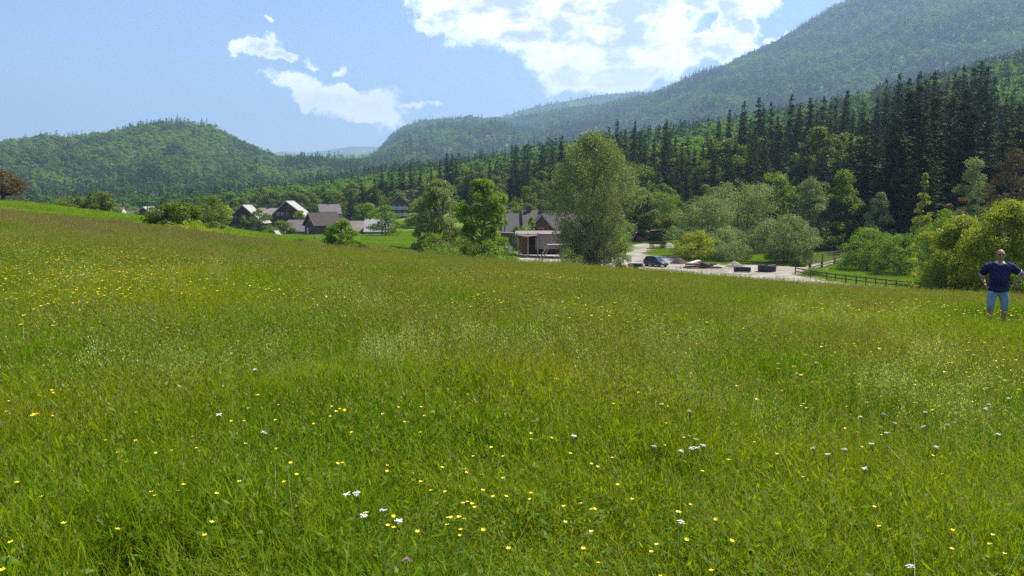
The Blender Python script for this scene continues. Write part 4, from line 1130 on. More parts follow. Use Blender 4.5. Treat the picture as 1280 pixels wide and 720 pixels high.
# low shrubs
for i, (px, Y, top, w, lab, mt) in enumerate([
    (545, 76, 290, 34, 'round dark green bush under the smaller grey willow', M_bright), (578, 78, 294, 36, 'green bush between the willow and the bright maple', M_dec), (612, 80, 297, 34, 'bright bush under the maple beside the shed', M_bright),
    (634, 84, 304, 24, 'low bright bush in front of the shed left end', M_bright), (528, 80, 300, 14, 'small bush at the left foot of the willow', M_dec), (374, 62, 299, 26, 'flat low dark bush on the field edge left of the young tree', M_dec), (362, 63, 302, 12, 'tiny bush beside the flat low bush', M_dec),
    (441, 64, 296, 22, 'low round bush at the foot of the young dense tree', M_bright), (452, 64, 301, 16, 'smallest bush right of the young dense tree', M_bright), (232, 60, 290, 40, 'low weeds under the bushy young maple', M_yellowg), (258, 60, 296, 26, 'low weeds right of the bushy young maple', M_yellowg),
    (270, 75, 276, 18, 'dark bush under the thin fruit tree', M_dec), (84, 118, 243, 26, 'dark low bush behind the crest of the left field', M_dec), (100, 120, 246, 16, 'smaller dark bush behind the crest beside the round tree', M_dec), (145, 124, 250, 20, 'grey green bush right of the round tree on the crest', M_grey),
    (165, 160, 252, 22, 'bush near the small white gabled house', M_grey), (1000, 118, 320, 14, 'small dark bush at the left end of the bridge rail', M_dec), (1022, 104, 338, 26, 'low bush growing through the rail fence', M_bright), (340, 210, 284, 18, 'garden bush below the middle chalet', M_dec),
    (660, 150, 279, 30, 'green bush below the farmhouse gable', M_bright), (646, 152, 282, 16, 'small bush against the farmhouse wall', M_dec), (665, 158, 270, 12, 'slim green bush in front of the farmhouse roof', M_bright), (712, 150, 270, 30, 'pale bush at the right end of the farmhouse', M_grey), (780, 104, 312, 20, 'bush at the foot of the big willow', M_grey), (712, 104, 308, 30, 'dark bush left of the big willow foot', M_dec),
    (1170, 80, 345, 22, 'dark bush under the left edge of the yellow willow', M_dec), (1110, 152, 283, 30, 'pale elder bush under the tall spruces', M_grey), (620, 240, 246, 26, 'green bush on the slope above the farmhouse', M_bright), (645, 235, 250, 22, 'yellowish bush above the farmhouse roof', M_yellowg), (672, 232, 252, 22, 'reddish bush above the farmhouse chimney', M_copper), (695, 230, 246, 30, 'pale green bush above the right end of the farmhouse', M_yellowg),
    (505, 250, 280, 24, 'hedge bush right of the white roofed shed', M_bright), (520, 245, 268, 24, 'green bush below the tall chalet', M_dec)]):
    tree('low_bush', lab, px, Y, top, w, mt, 'bush', seed=60 + i, shape='dome', nleaf=2600, leaf=max(.10, Y * .0016), base=.01, nb=26, br=(.25, .42), nlimb=10, r0=.05)


# thin dark larch with bare layered boughs
def larch(px, Y, top, label):
    g_ = place(px, Y); h = at(px, top, Y).z - g_.z; rg = np.random.default_rng(77)
    root = empty('thin_larch', g_, 0, label, 'tree')
    mb = MB(); mb.tube([(0, 0, -.3), (0, 0, h)], [.22, .03], 7)
    C = []
    for k in range(16):
        t = .25 + .7 * k / 16; a = rg.uniform(0, 6.28); L_ = (1 - t) * 3.2 + .5
        for q in range(2):
            a += 2.4; e = Vector((math.cos(a) * L_, math.sin(a) * L_, h * t - .15 * L_)); mb.tube([(0, 0, h * t), e], [.05, .015], 4)
            for z_ in range(14):
                f = rg.uniform(.3, 1.05); C.append((e.x * f + rg.normal(0, .15), e.y * f + rg.normal(0, .15), h * t - .15 * L_ * f + rg.normal(0, .1)))
    mb.build('trunk', bark, root); C = np.array(C); n = len(C)
    Nn = unit(np.stack([rg.normal(0, .4, n), rg.normal(0, .4, n), np.ones(n)], -1)); T = unit(np.cross(Nn, rg.normal(size=(n, 3))))
    V, F, tt = kites(C, T, Nn, rg.uniform(.3, .6, n), rg.uniform(.15, .3, n), rg.uniform(0, 1, n)); link('crown', np_mesh('crown', V, F, {'tint': tt}), M_spruce, root)


larch(478, 198, 257, 'thin dark larch with sparse layered boughs in front of the white roof')
# ------------------------------------------------------------------ gravel yard and tracks
YARD = [(560, 336), (600, 330), (640, 326), (642, 315), (690, 312), (735, 315), (768, 320), (786, 314), (790, 306), (800, 304), (824, 306), (818, 312), (807, 318), (830, 321), (850, 318), (858, 321), (851, 327), (872, 330), (900, 330.5), (915, 332), (940, 331), (985, 333.5),
        (1010, 331), (1042, 325.2), (1056, 321.5), (1062, 323), (1048, 330), (1018, 338), (996, 344.5), (1040, 352.5), (1100, 359), (1160, 364), (1160, 368), (1000, 356), (900, 354), (640, 346)]
YP = np.array([list(hit(a, b, 0, y0=74, y1=260))[:2] for a, b in YARD])


def inside(x, y, P):
    c = np.zeros(len(x), bool); n = len(P)
    for i in range(n):
        x1, y1_ = P[i]; x2, y2 = P[(i + 1) % n]
        t = ((y1_ > y) != (y2 > y)); xx = (x2 - x1) * (y - y1_) / (y2 - y1_ + 1e-12) + x1
        c ^= t & (x < xx)
    return c


GRAVEL_TEST = lambda x, y: inside(x, y, YP)
st = .7
gx = np.arange(YP[:, 0].min() - 1, YP[:, 0].max() + 1, st); gy = np.arange(YP[:, 1].min() - 1, YP[:, 1].max() + 1, st)
GX_, GY_ = np.meshgrid(gx, gy, indexing='ij')
wx = (fbm(GX_ * .4, GY_ * .4, 71, 3) - .5) * 1.6
ins = inside((GX_ + wx).ravel(), (GY_ + wx).ravel(), YP).reshape(GX_.shape)
qi, qj = np.nonzero(ins[:-1, :-1]); ny_ = len(gy)
Vg = np.stack([GX_, GY_, H(GX_, GY_) + .07], -1).reshape(-1, 3)
Fq = np.stack([qi * ny_ + qj, (qi + 1) * ny_ + qj, (qi + 1) * ny_ + qj + 1, qi * ny_ + qj + 1], -1)
used = np.unique(Fq); rem = np.full(len(Vg), -1); rem[used] = np.arange(len(used))
gravel = surf('pale_gravel', (.31, .275, .23), .95, (.17, .145, .11), .25, .4, lo=.4, hi=.62)
link('gravel_yard', np_mesh('gravel_yard', Vg[used], rem[Fq], smooth=True), gravel); setp(bpy.data.objects['gravel_yard'], 'pale gravel yard and track on the valley floor', kind='structure')

# ------------------------------------------------------------------ materials for buildings
W_dark = surf('dark_weathered_boards', (.060, .042, .030), .85, (.12, .085, .06), 3, .3, stretch=(6, 6, .4))
W_grey = surf('grey_weathered_boards', (.26, .20, .17), .85, (.40, .33, .29), 2.5, .3, stretch=(5, 5, .4))
W_red = surf('red_brown_boards', (.16, .055, .032), .85, (.24, .10, .06), 3, .3, stretch=(5, 5, .5))
W_pale = surf('pale_new_timber', (.48, .40, .28), .8, (.34, .27, .19), 3, .2, stretch=(1, 1, 4))
P_white = surf('lime_plaster', (.62, .59, .52), .9, (.50, .47, .41), 1.5, .1)
P_grey = surf('grey_plaster', (.30, .29, .28), .9, (.22, .21, .20), 1.5, .1)
Rf_white = surf('sunlit_pale_shingle_roof', (.36, .34, .32), .6, (.22, .205, .19), 2.2, .2, stretch=(4, .6, 1), spec=.5)  # pale tone takes the sun glare of the right-hand slopes into the colour
Rf_grey = surf('grey_shingle_roof', (.10, .09, .085), .85, (.060, .052, .050), 2.2, .35, stretch=(5, .8, 1))
Rf_brown = surf('dark_brown_tile_roof', (.040, .028, .024), .85, (.065, .048, .040), 2.5, .35, stretch=(5, .8, 1))
Rf_pink = surf('pinkish_grey_sheet_roof', (.235, .185, .165), .8, (.17, .13, .115), 1.2, .2, stretch=(5, .5, 1))
Rf_dull = surf('dull_violet_grey_roof', (.15, .128, .128), .85, (.11, .092, .09), 1.4, .2, stretch=(5, .5, 1))
Glass = surf('window_glass', (.02, .03, .04), .12, spec=.8)
FrameW = surf('white_window_frame', (.70, .70, .67), .6)
Brick = surf('chimney_brick', (.17, .085, .06), .9, (.11, .07, .055), 8, .3)


def window(parent, c, w, h, axis, out, frame=None):
    """window in a wall: axis 'x' lies in a wall facing -y/+y, 'y' in a wall facing +-x"""
    f = MB(); t = .07; d = .06
    def bx(cx, cz, sx, sz, dep, off):
        if axis == 'x': f_.box((c[0] + cx, c[1] + out * off, c[2] + cz), (sx, dep, sz))
        else: f_.box((c[0] + out * off, c[1] + cx, c[2] + cz), (dep, sx, sz))
    f_ = f
    bx(-w / 2 + t / 2, 0, t, h, d, d / 2 + .004); bx(w / 2 - t / 2, 0, t, h, d, d / 2 + .004); bx(0, h / 2 - t / 2, w - 2 * t, t, d, d / 2 + .004); bx(0, -h / 2 + t / 2, w - 2 * t, t, d, d / 2 + .004); bx(0, 0, .05, h - 2 * t, d * .8, d / 2 + .004)
    fr = f.build('window', frame or FrameW, parent)
    f_ = MB(); bx(0, 0, w - 2 * t, h - 2 * t, .02, .014); f_.build('pane', Glass, fr)
    f_ = MB(); bx(0, -h / 2 - .06, w + .12, .06, .14, .074); f_.build('sill', frame or FrameW, fr)


def house(name, label, pos, yaw, W, Ln, hw, hr, wall, roof, oh=.6, wins=(), side=(), door=None, chim=(), balc=(), open_front=None, cat='house', thick=.16, asym=0, z=None):
    """ridge along local y, gable to local -y; asym shifts the ridge in x"""
    root = empty(name, pos, yaw, label, cat)
    w = MB(); a = W / 2; b = Ln / 2; ap = asym
    prof = [(-a, 0, -1.2), (a, 0, -1.2), (a, 0, hw), (ap, 0, hr), (-a, 0, hw)]
    w.prism(prof, (0, -b, 0), (0, b, 0)); w.build('wall', wall, root)
    r = MB()
    for s in (-1, 1):
        e = Vector((s * a, 0, hw)); t = Vector((ap, 0, hr)); d = (e - t).normalized(); e2 = e + d * oh; nrm = Vector((-d.z * s, 0, d.x * s)); nrm = nrm if nrm.z > 0 else -nrm
        g = .012
        poly = [t + nrm * g, e2 + nrm * g, e2 + nrm * (g + thick), t + nrm * (g + thick)]
        if s == 1: poly = [p + Vector((.0, 0, 0)) for p in poly]
        r.prism(poly, (0, -b - oh, 0), (0, b + oh, 0))
    r.beam((ap, -b - oh - .02, hr + thick + .05), (ap, b + oh + .02, hr + thick + .05), .3, .12)
    rf = r.build('roof', roof, root)
    bg_ = MB()
    for s in (-1, 1):
        e = Vector((s * a, 0, hw)); t = Vector((ap, 0, hr)); d = (e - t).normalized(); e2 = e + d * oh
        bg_.beam(t + Vector((0, -b - oh - .05, .03)), e2 + Vector((0, -b - oh - .05, .03)), .06, .26)
    bg_.build('bargeboard', Rf_white if roof is Rf_white else W_grey, root)
    for (x, zc, ww, hh) in wins: window(root, (x, -b, zc), ww, hh, 'x', -1)
    for (sx, y, zc, ww, hh) in side: window(root, (sx * a, y, zc), ww, hh, 'y', sx)
    if door:
        dm = MB(); dm.box((door[0], -b - .03, door[2] / 2), (door[1], .05, door[2])); dd = dm.build('door', W_red if wall is not W_red else W_dark, root)
        hm = MB(); hm.box((door[0] + door[1] * .38, -b - .08, door[2] / 2), (.04, .06, .14)); hm.build('handle', Glass, dd)
    for (x, y, hc) in chim:
        cm = MB(); cm.box((x, y, hr - .3 + hc / 2), (.6, .6, hc + 1.2)); cc = cm.build('chimney', Brick, rf)
        cm = MB(); cm.box((x, y, hr + .35 + hc), (.76, .76, .1)); cm.build('cap', P_grey, cc)
    for (zb_, wd_) in balc:
        bm_ = MB(); bm_.box((0, -b - .5, zb_), (wd_, 1.0, .12)); bm_.box((0, -b - .97, zb_ + .95), (wd_, .07, .08))
        k = -wd_ / 2 + .05
        while k < wd_ / 2: bm_.box((k, -b - .97, zb_ + .48), (.09, .04, .84)); k += .2
        bm_.build('balcony', W_dark, root)
    if open_front:
        x, ww, hh, m_ = open_front; q = MB(); q.box((x, -b - .02, hh / 2 + .1), (ww, .03, hh)); q.build('doorway', m_, root)
    return root


def gz(px, Y): p = place(px, Y); return p


p_ = gz(310, 236); house('chalet', 'dark boarded chalet with pale sunlit right roof slope, leftmost of the big gables', p_, R(2), 10.5, 7, 3.6, 8.3, W_dark, Rf_white, 1.0, wins=[(-2.6, 4.6, .9, .9), (0, 4.6, .9, .9), (2.4, 4.6, .9, .9), (-3, 1.8, 1, 1), (2.8, 1.8, 1, 1)], door=(0, 1, 2.1), balc=[(3.6, 7)])
p_ = gz(366, 250); house('chalet', 'tall dark chalet with white framed windows and pale sunlit right roof, behind the brown roofed barn', p_, R(0), 12, 7, 4.2, 9.3, W_dark, Rf_white, 1.1, wins=[(-3.4, 5.4, .9, 1), (-2, 5.4, .9, 1), (-.4, 5.4, .9, 1), (-3.4, 2.6, 1, 1.1), (-1.6, 2.6, 1, 1.1), (2.6, 2.6, 1, 1.1), (0, 7.4, .7, .8)], door=(1, 1, 2.1), balc=[(4.1, 8), (6.5, 4.5)], asym=-.6)
p_ = gz(404, 226); house('barn', 'dark brown tiled barn with open gable front behind the small dense tree', p_, R(-45), 5.8, 8.2, 2.9, 6.1, W_dark, Rf_brown, .6, wins=[(0, 4.1, .7, .7)], open_front=(-1.3, 1.0, 1.9, P_white), cat='barn', side=[(1, 1.5, 1.6, .9, .8)])
p_ = gz(381, 232); house('low_barn', 'low long barn with dull violet grey roof left of the brown barn', p_, R(-82), 8.5, 8, 1.0, 4.0, W_grey, Rf_dull, .5, cat='barn', side=[(-1, 0, .5, .8, .5)])
p_ = gz(446, 226); house('low_barn', 'low barn with pinkish grey sheet roof right of the brown barn', p_, R(-88), 7.5, 8.5, .9, 3.6, W_grey, Rf_pink, .5, cat='barn', side=[(-1, 0, .5, .8, .5)])
p_ = gz(474, 222); house('low_barn', 'low barn with bright white sheet roof behind the thin dark larch', p_, R(-86), 7.5, 6.6, 1.0, 4.3, W_grey, Rf_white, .5, cat='barn', side=[(-1, 0, .5, .8, .5)])
p_ = gz(342, 268); house('house', 'house with tan shingle roof set between the two gabled chalets', p_, R(-70), 8.5, 8, 3.2, 6.9, P_white, Rf_pink, .7, side=[(-1, -2, 1.8, .9, 1), (-1, 2, 1.8, .9, 1)], chim=[(0, -1, .7)])
p_ = gz(291, 262); house('house', 'small grey roofed house half hidden left of the first gabled chalet', p_, R(-60), 6, 7, 2.8, 5.6, W_grey, Rf_dull, .5, side=[(-1, 0, 1.6, .9, .9)])
p_ = gz(500, 300); h_ = at(500, 244.5, 300).z - p_.z; house('tall_chalet', 'narrow three storey chalet with white balcony bands below the wooded slope', p_, R(8), 6.6, 8, h_ - 2.9, h_, W_dark, Rf_grey, .8, wins=[(-2, h_ - 4, .9, 1), (0, h_ - 4, .9, 1), (2, h_ - 4, .9, 1), (-2, h_ - 6.5, .9, 1), (0, h_ - 6.5, .9, 1), (2, h_ - 6.5, .9, 1), (-2, h_ - 9, .9, 1), (2, h_ - 9, .9, 1)], balc=[(h_ - 5.1, 6.4), (h_ - 7.6, 6.4)])
for ob in bpy.data.objects['tall_chalet'].children:
    if ob.name.startswith('balcony'): ob.data.materials[0] = FrameW
p_ = gz(522, 345); h_ = at(522, 238, 345).z - p_.z; house('house', 'house with tan roof showing above the trees right of the tall chalet', p_, R(-75), 8, 9, h_ - 3.2, h_, P_white, Rf_pink, .7, side=[(-1, -2, h_ - 5, .9, 1), (-1, 2, h_ - 5, .9, 1)])
p_ = gz(187, 205); h_ = at(187, 259, 205).z - p_.z; house('small_house', 'small dark gabled house with sunlit white right roof slope left of the bushy young maple', p_, R(4), 4.4, 6, h_ - 1.9, h_, W_red, Rf_white, .5, wins=[(0, h_ - 2.5, .8, .8)])
p_ = gz(148, 262); h_ = at(148, 259.5, 262).z - p_.z; house('small_house', 'pale walled house peeping over the crest of the left field', p_, R(-80), 5, 4.4, h_ - .9, h_, P_white, Rf_dull, .3, side=[(-1, 0, h_ - 1.8, .9, .8)])
p_ = gz(168, 270); h_ = at(168, 261.5, 270).z - p_.z; house('small_house', 'grey roofed house behind the pale bush on the crest', p_, R(-85), 5, 5, h_ - 1.6, h_, P_white, Rf_dull, .3)
p_ = gz(412, 300); h_ = at(412, 255.5, 300).z - p_.z; house('house', 'grey roofed house showing above the brown barn ridge', p_, R(-65), 8, 7, h_ - 3.2, h_, W_grey, Rf_dull, .6, side=[(-1, 0, h_ - 4.5, 1, 1)], chim=[(0, 0, .5)])
p_ = gz(345, 207); house('hut', 'tiny dark gabled hut at the field edge below the chalets', p_, R(0), 2.6, 3, -.2, 1.35, W_dark, Rf_white, .35, cat='hut', open_front=(0, .9, .4, W_dark))

# ---- long farmhouse behind the timber shed
fp_ = gz(668, 166); hF = at(668, 264, 162).z - fp_.z
root = empty('farmhouse', fp_, R(3), 'long farmhouse with dark grey roofs and a red brick cross gable behind the timber shed', 'farmhouse')


def ridge_x(mbw, mbr, x0, x1, hw, hr, W, oh=.5):
    a = W / 2
    mbw.prism([(0, -a, -1.5), (0, a, -1.5), (0, a, hw), (0, 0, hr), (0, -a, hw)], (x0, 0, 0), (x1, 0, 0))
    for s in (-1, 1):
        e = Vector((0, s * a, hw)); t = Vector((0, 0, hr)); d = (e - t).normalized(); e2 = e + d * oh; nr_ = Vector((0, -d.z, d.y)); nr_ = nr_ if nr_.z > 0 else -nr_
        mbr.prism([t + nr_ * .012, e2 + nr_ * .012, e2 + nr_ * .17, t + nr_ * .17], (x0 - .12, 0, 0), (x1 + .12, 0, 0))


w = MB(); r = MB(); ridge_x(w, r, -2.4, 9.0, hF - 3.6, hF, 9); w.build('wall', W_red, root); rf = r.build('roof', Rf_grey, root)
w = MB(); r = MB(); ridge_x(w, r, -6.9, -2.75, hF - 4.1, hF - .6, 8.4); w.build('side_wing', W_red, root); r.build('side_wing_roof', Rf_grey, root)
w = MB(); w.prism([(0, -4.9, -1), (0, 4.9, -1), (0, 4.9, hF - 3.4), (0, 0, hF + .35), (0, -4.9, hF - 3.4)], (-2.72, 0, 0), (-2.55, 0, 0)); w.build('fire_wall', W_dark, root)
g0 = .9; gw = 4.2; gzr = hF - .8
w = MB(); w.prism([(g0 - gw / 2, 0, -1), (g0 + gw / 2, 0, -1), (g0 + gw / 2, 0, gzr - 2.4), (g0, 0, gzr), (g0 - gw / 2, 0, gzr - 2.4)], (0, -6.2, 0), (0, -1.5, 0)); w.build('cross_gable', W_red, root)
r = MB()
for s in (-1, 1):
    t = Vector((g0, 0, gzr)); e2 = Vector((g0 + s * (gw / 2 + .5), 0, gzr - 2.4 - .57)); d = (e2 - t).normalized(); nr_ = Vector((-d.z * s, 0, d.x * s)); nr_ = nr_ if nr_.z > 0 else -nr_
    r.prism([t + nr_ * .01, e2 + nr_ * .01, e2 + nr_ * .17, t + nr_ * .17], (0, -6.8, 0), (0, -.6, 0))
r.build('cross_gable_roof', Rf_grey, root)
b_ = MB()
for s in (-1, 1): b_.beam((g0, -6.85, gzr + .08), (g0 + s * (gw / 2 + .5), -6.85, gzr - 2.9), .06, .28)
b_.build('bargeboard', W_grey, root)
window(root, (g0, -6.2, gzr - 3.0), .9, 1.0, 'x', -1); window(root, (g0 - 1.2, -6.2, gzr - 5.2), .9, 1.0, 'x', -1); window(root, (g0 + 1.2, -6.2, gzr - 5.2), .9, 1.0, 'x', -1)
for (x, y) in [(-1.2, -.4), (1.9, -.3)]:
    c_ = MB(); c_.box((x, y, hF + .35), (.7, .6, 1.3)); cc = c_.build('chimney', W_dark, rf); c_ = MB(); c_.box((x, y, hF + 1.06), (.9, .8, .12)); c_.build('cap', P_grey, cc)

# ---- open timber shed with long low roof
sp0 = gz(640, 137); zt_ = at(680, 290.5, 135).z - sp0.z
root = empty('timber_shed', (at(646, 320, 136).x, 136, sp0.z), R(-1), 'long low open timber shed with pale grey boards and sagging sheet roof', 'shed')
px2x = lambda p: (p - 646) / FPX * 136
r = MB(); r.prism([(0, -2.1, -.05), (0, 3.2, .35), (0, 3.2, .47), (0, -2.1, .12)], (px2x(644), 0, zt_ - .35), (px2x(728), 0, zt_ - .3)); r.build('roof', Rf_pink, root)
for sgn in (1,):
    r = MB(); r.add([(px2x(646), -2.12, zt_ - .42), (px2x(672), -2.12, zt_ - .42), (px2x(668), -3.4, zt_ - .5), (px2x(658), -3.6, zt_ - .75), (px2x(648), -3.4, zt_ - .45),
                     (px2x(646), -2.12, zt_ - .34), (px2x(672), -2.12, zt_ - .34), (px2x(668), -3.4, zt_ - .42), (px2x(658), -3.6, zt_ - .67), (px2x(648), -3.4, zt_ - .37)],
                    [(0, 1, 2, 3, 4), (5, 9, 8, 7, 6), (0, 5, 6, 1), (1, 6, 7, 2), (2, 7, 8, 3), (3, 8, 9, 4), (4, 9, 5, 0)]); r.build('sagging_canopy', Rf_pink, root)
w = MB(); x = px2x(669)
while x < px2x(726): w.box((x + .09, -1.8, zt_ * .5 + .55), (.17, .04, zt_ - 1.45)); x += .185
w.build('board_front', W_grey, root)
w = MB(); w.box((px2x(690), 2.9, zt_ / 2), (px2x(728) - px2x(652), .08, zt_)); w.build('back_wall', W_dark, root)
w = MB(); w.beam((px2x(650), -1.9, zt_ - .9), (px2x(651), 2.8, zt_ - .9), .06, 1.5); x = px2x(650)
while x < px2x(659): w.box((x, -1.7, zt_ * .5), (.16, .04, zt_ - .8)); x += .19
w.build('red_boards', W_red, root)
for (pa, pb_) in [(646, 649), (660, 660), (672, 672), (700, 700), (727, 727)]:
    w = MB(); w.beam((px2x(pa), -2.0, zt_), (px2x(pb_), -2.0, -.3), .22, .22); w.build('post', W_pale if pa == 660 else W_grey, root)
for pa in (655, 690, 727):
    w = MB(); w.box((px2x(pa), 2.7, zt_ / 2), (.2, .2, zt_)); w.build('post', W_grey, root)
# side lean-to at the left
lp = at(632, 320, 140); root = empty('lean_to', (lp.x, 140, Hs(lp.x, 140)), 0, 'small lean-to roof on posts left of the timber shed', 'shed')
zt2 = at(632, 291, 139).z - root.location.z
r = MB(); r.beam((-2.2, 0, zt2 + .1), (1.55, 0, zt2 - .1), 3, .1); r.build('roof', Rf_dull, root)
for x in (-2, 1.3):
    for y in (-1.3, 1.3): w = MB(); w.box((x, y, zt2 / 2 - .1), (.16, .16, zt2 - .1)); w.build('post', W_grey, root)

# ---- slanted timber frame in front of the shed
tp = at(694, 322, 124); root = empty('sawing_frame', (tp.x, 124, Hs(tp.x, 124)), R(6), 'pale timber sawing stand with slanted legs and plank top in front of the shed', 'sawing stand')
s_ = FPX / 124
w = MB(); w.beam((-1.4, 0, 2.55), (1.6, 0, 2.5), .18, .22); w.beam((-1.4, 1.2, 2.55), (1.6, 1.2, 2.5), .18, .22); w.build('beam', W_pale, root)
w = MB(); w.box((1.0, .6, 2.9), (4.4, 1.8, .07)); w.build('plank_top', W_grey, root)
for (a, b) in [((-1.35, 0, 2.5), (-2.9, -.2, 0)), ((-.95, 0, 2.5), (-2.4, -.3, 0)), ((-1.3, 1.2, 2.5), (-2.6, 1.4, 0)), ((1.2, 0, 2.45), (1.2, 0, 0)), ((1.2, 1.2, 2.45), (1.25, 1.2, 0)), ((2.9, .2, 2.86), (2.9, .2, 0))]:
    w = MB(); w.beam(a, b, .15, .15); w.build('leg', W_pale, root)

def loose_pile(name, label, px, Y, items, mats, cat):
    g_ = place(px, Y); root = empty(name, g_, 0, label, cat); return root


prg = np.random.default_rng(44)
# brick pile
g_ = place(701, 118); mb = MB()
for k in range(70):
    lay = k // 24; mb.box((prg.uniform(-.8, .8) * (1 - lay * .2), prg.uniform(-.5, .5), .06 + lay * .13 + prg.uniform(0, .05)), (.26, .13, .09), prg.uniform(0, 3.1))
o = mb.build('brick_pile', surf('orange_bricks', (.42, .17, .09), .9, (.30, .12, .07), 6)); o.location = g_; setp(o, 'heap of loose orange bricks in front of the timber stand', 'bricks')


def rot_profile(name, prof, mat, n=20, parent=None):
    mb = MB(); m_ = len(prof)
    for (r_, z_) in prof: mb.v += [(r_ * math.cos(2 * math.pi * k / n), r_ * math.sin(2 * math.pi * k / n), z_) for k in range(n)]
    for i in range(m_ - 1):
        for k in range(n): mb.f.append((i * n + k, i * n + (k + 1) % n, (i + 1) * n + (k + 1) % n, (i + 1) * n + k)); mb.m.append(0)
    mb.f.append(tuple(range(n))[::-1]); mb.m.append(0); mb.f.append(tuple((m_ - 1) * n + k for k in range(n))); mb.m.append(0)
    return mb.build(name, mat, parent, smooth=False)


Plast_w = surf('white_plastic', (.70, .70, .68), .5, (.55, .54, .50), 3)
Black_r = surf('black_rubber', (.018, .018, .020), .55, (.035, .032, .03), 4)
# white water tank with metal cage
g_ = place(636, 134); root = empty('water_tank', g_, 0, 'white caged water tank left of the timber shed', 'tank')
t_ = MB(); t_.box((0, 0, 1.05), (1.3, 1.1, 1.1)); t_.build('tank', Plast_w, root, bevel=.12)
c_ = MB()
for x in (-.7, 0, .7):
    for y in (-.6, .6): c_.box((x, y, .9), (.04, .04, 1.6))
for z_ in (.35, .8, 1.3, 1.68):
    for y in (-.6, .6): c_.box((0, y, z_), (1.44, .03, .04))
    for x in (-.7, .7): c_.box((x, 0, z_), (.03, 1.2, .04))
c_.build('cage', P_grey, root); c_ = MB(); c_.box((0, 0, .12), (1.4, 1.2, .14)); c_.build('pallet', W_grey, root)
# two white barrels, pale block, white board, brush heap beside the willow foot
for (px, py, Y, lab, r_, h_) in [(771, 312, 128, 'white plastic barrel in the shade right of the big willow', .32, .9), (775, 317, 122, 'lower pale barrel in front of the white barrel by the willow', .30, .7)]:
    q = at(px, py, Y); o = rot_profile('barrel', [(r_ * .92, 0), (r_, .05), (r_ * 1.03, h_ * .3), (r_, h_ * .34), (r_ * 1.03, h_ * .66), (r_, h_ * .7), (r_, h_ - .05), (r_ * .9, h_)], Plast_w); o.location = place(px, Y) + Vector((0, 0, .05)); setp(o, lab, 'barrel')
    bx_ = MB(); bx_.box((0, 0, 0), (1.3, 1.0, max(.2, at(px, py + 4, Y).z - o.location.z)))
g_ = place(761, 112); mb = MB(); mb.box((0, 0, .4), (1.0, .7, .75), .2); mb.box((.1, 0, .84), (.8, .6, .1), .3)
o = mb.build('stone_block', surf('pale_limestone', (.55, .50, .42), .9, (.42, .38, .32), 4, .3), bevel=.04); o.location = g_; setp(o, 'pale squared stone block at the foot of the big willow', 'stone')
g_ = place(787, 128); mb = MB(); mb.box((0, 0, .55), (.75, .05, 1.0), .1, tilt=Matrix.Rotation(.2, 3, 'X')); o = mb.build('white_board', Plast_w); o.location = g_; setp(o, 'white board leaning up at the edge of the gravel track', 'board')


def blob_heap(name, label, cat, px, Y, w, d, h, mat, seed, peak=1.0, z=0):
    n = 26; rg = np.random.default_rng(seed); P = []; nr_ = 10
    for i in range(nr_ + 1):
        rr_ = i / nr_
        for k in range(n):
            a = 2 * math.pi * k / n; x = math.cos(a) * w / 2 * rr_; y = math.sin(a) * d / 2 * rr_
            zz_ = h * (1 - rr_ ** peak) + (rg.uniform(-.06, .06) * h if 0 < i < nr_ else 0); P.append((x * (1 + rg.uniform(-.06, .06)), y * (1 + rg.uniform(-.06, .06)), zz_ if i < nr_ else -.3))
    F = [[i * n + k, i * n + (k + 1) % n, (i + 1) * n + (k + 1) % n, (i + 1) * n + k] for i in range(nr_) for k in range(n)]
    me = np_mesh(name, np.array(P), np.array(F), smooth=False); o = link(name, me, mat); o.location = place(px, Y) + Vector((0, 0, z)); return setp(o, label, cat)


blob_heap('gravel_heap', 'small cone of pale gravel beside the black trough', 'gravel', 919, 117, 3.4, 2.6, 1.05, gravel, 3, .9)
blob_heap('tarp_heap', 'pale crumpled tarpaulin heap on the grass bank', 'tarpaulin', 837, 158, 3.2, 2.0, 1.1, P_white, 4, 1.6)
blob_heap('brush_heap', 'dark maroon brushwood heap behind the parked hatchback', 'brushwood', 849, 123, 3.0, 2.0, 1.1, W_dark, 5, 1.3)
blob_heap('earth_heap', 'brown heap of scrap earth at the foot of the big willow', 'earth', 779, 110, 3.4, 2.0, .9, surf('brown_earth', (.16, .10, .06), .95, (.26, .19, .12), 3, .4), 6, 1.4)
# log pile: every log is its own mesh child
g_ = place(878, 115); root = empty('log_pile', g_, R(4), 'long low pile of dark logs and planks beside the gravel yard', 'log pile')
for k in range(22):
    lay = k % 3; x = -2.0 + prg.uniform(0, 3.6); L_ = prg.uniform(1.3, 2.6); y = prg.uniform(-.7, .7) * (1 - .3 * lay); z_ = .14 + lay * .24; a = prg.uniform(-.25, .25)
    mb = MB(); mb.tube([(x - L_ / 2 * math.cos(a), y - L_ / 2 * math.sin(a), z_), (x + L_ / 2 * math.cos(a), y + L_ / 2 * math.sin(a), z_ + prg.uniform(-.03, .06))], prg.uniform(.09, .15), 8); mb.build('log', W_dark if k % 4 else W_red, root)
for (px, Y, w_, lab) in [(869, 115.6, 1.6, 'flat pale concrete slab lying on top of the log pile'), (881, 115, 1.3, 'smaller tilted grey slab right on the log pile')]:
    g_ = place(px, Y); mb = MB(); mb.box((0, 0, .9 if w_ > 1.3 else .75), (w_, 1.1, .16), .3, tilt=Matrix.Rotation(-.25 if w_ > 1.3 else .3, 3, 'Y')); o = mb.build('concrete_slab', P_white if w_ > 1.3 else P_grey, bevel=.02); o.location = g_; setp(o, lab, 'slab')
g_ = place(852, 114); o = rot_profile('white_bucket', [(.17, 0), (.2, .3), (.22, .42), (.24, .44), (.20, .44), (.19, .4)], Plast_w); o.location = g_; setp(o, 'small white bucket left of the log pile', 'bucket')
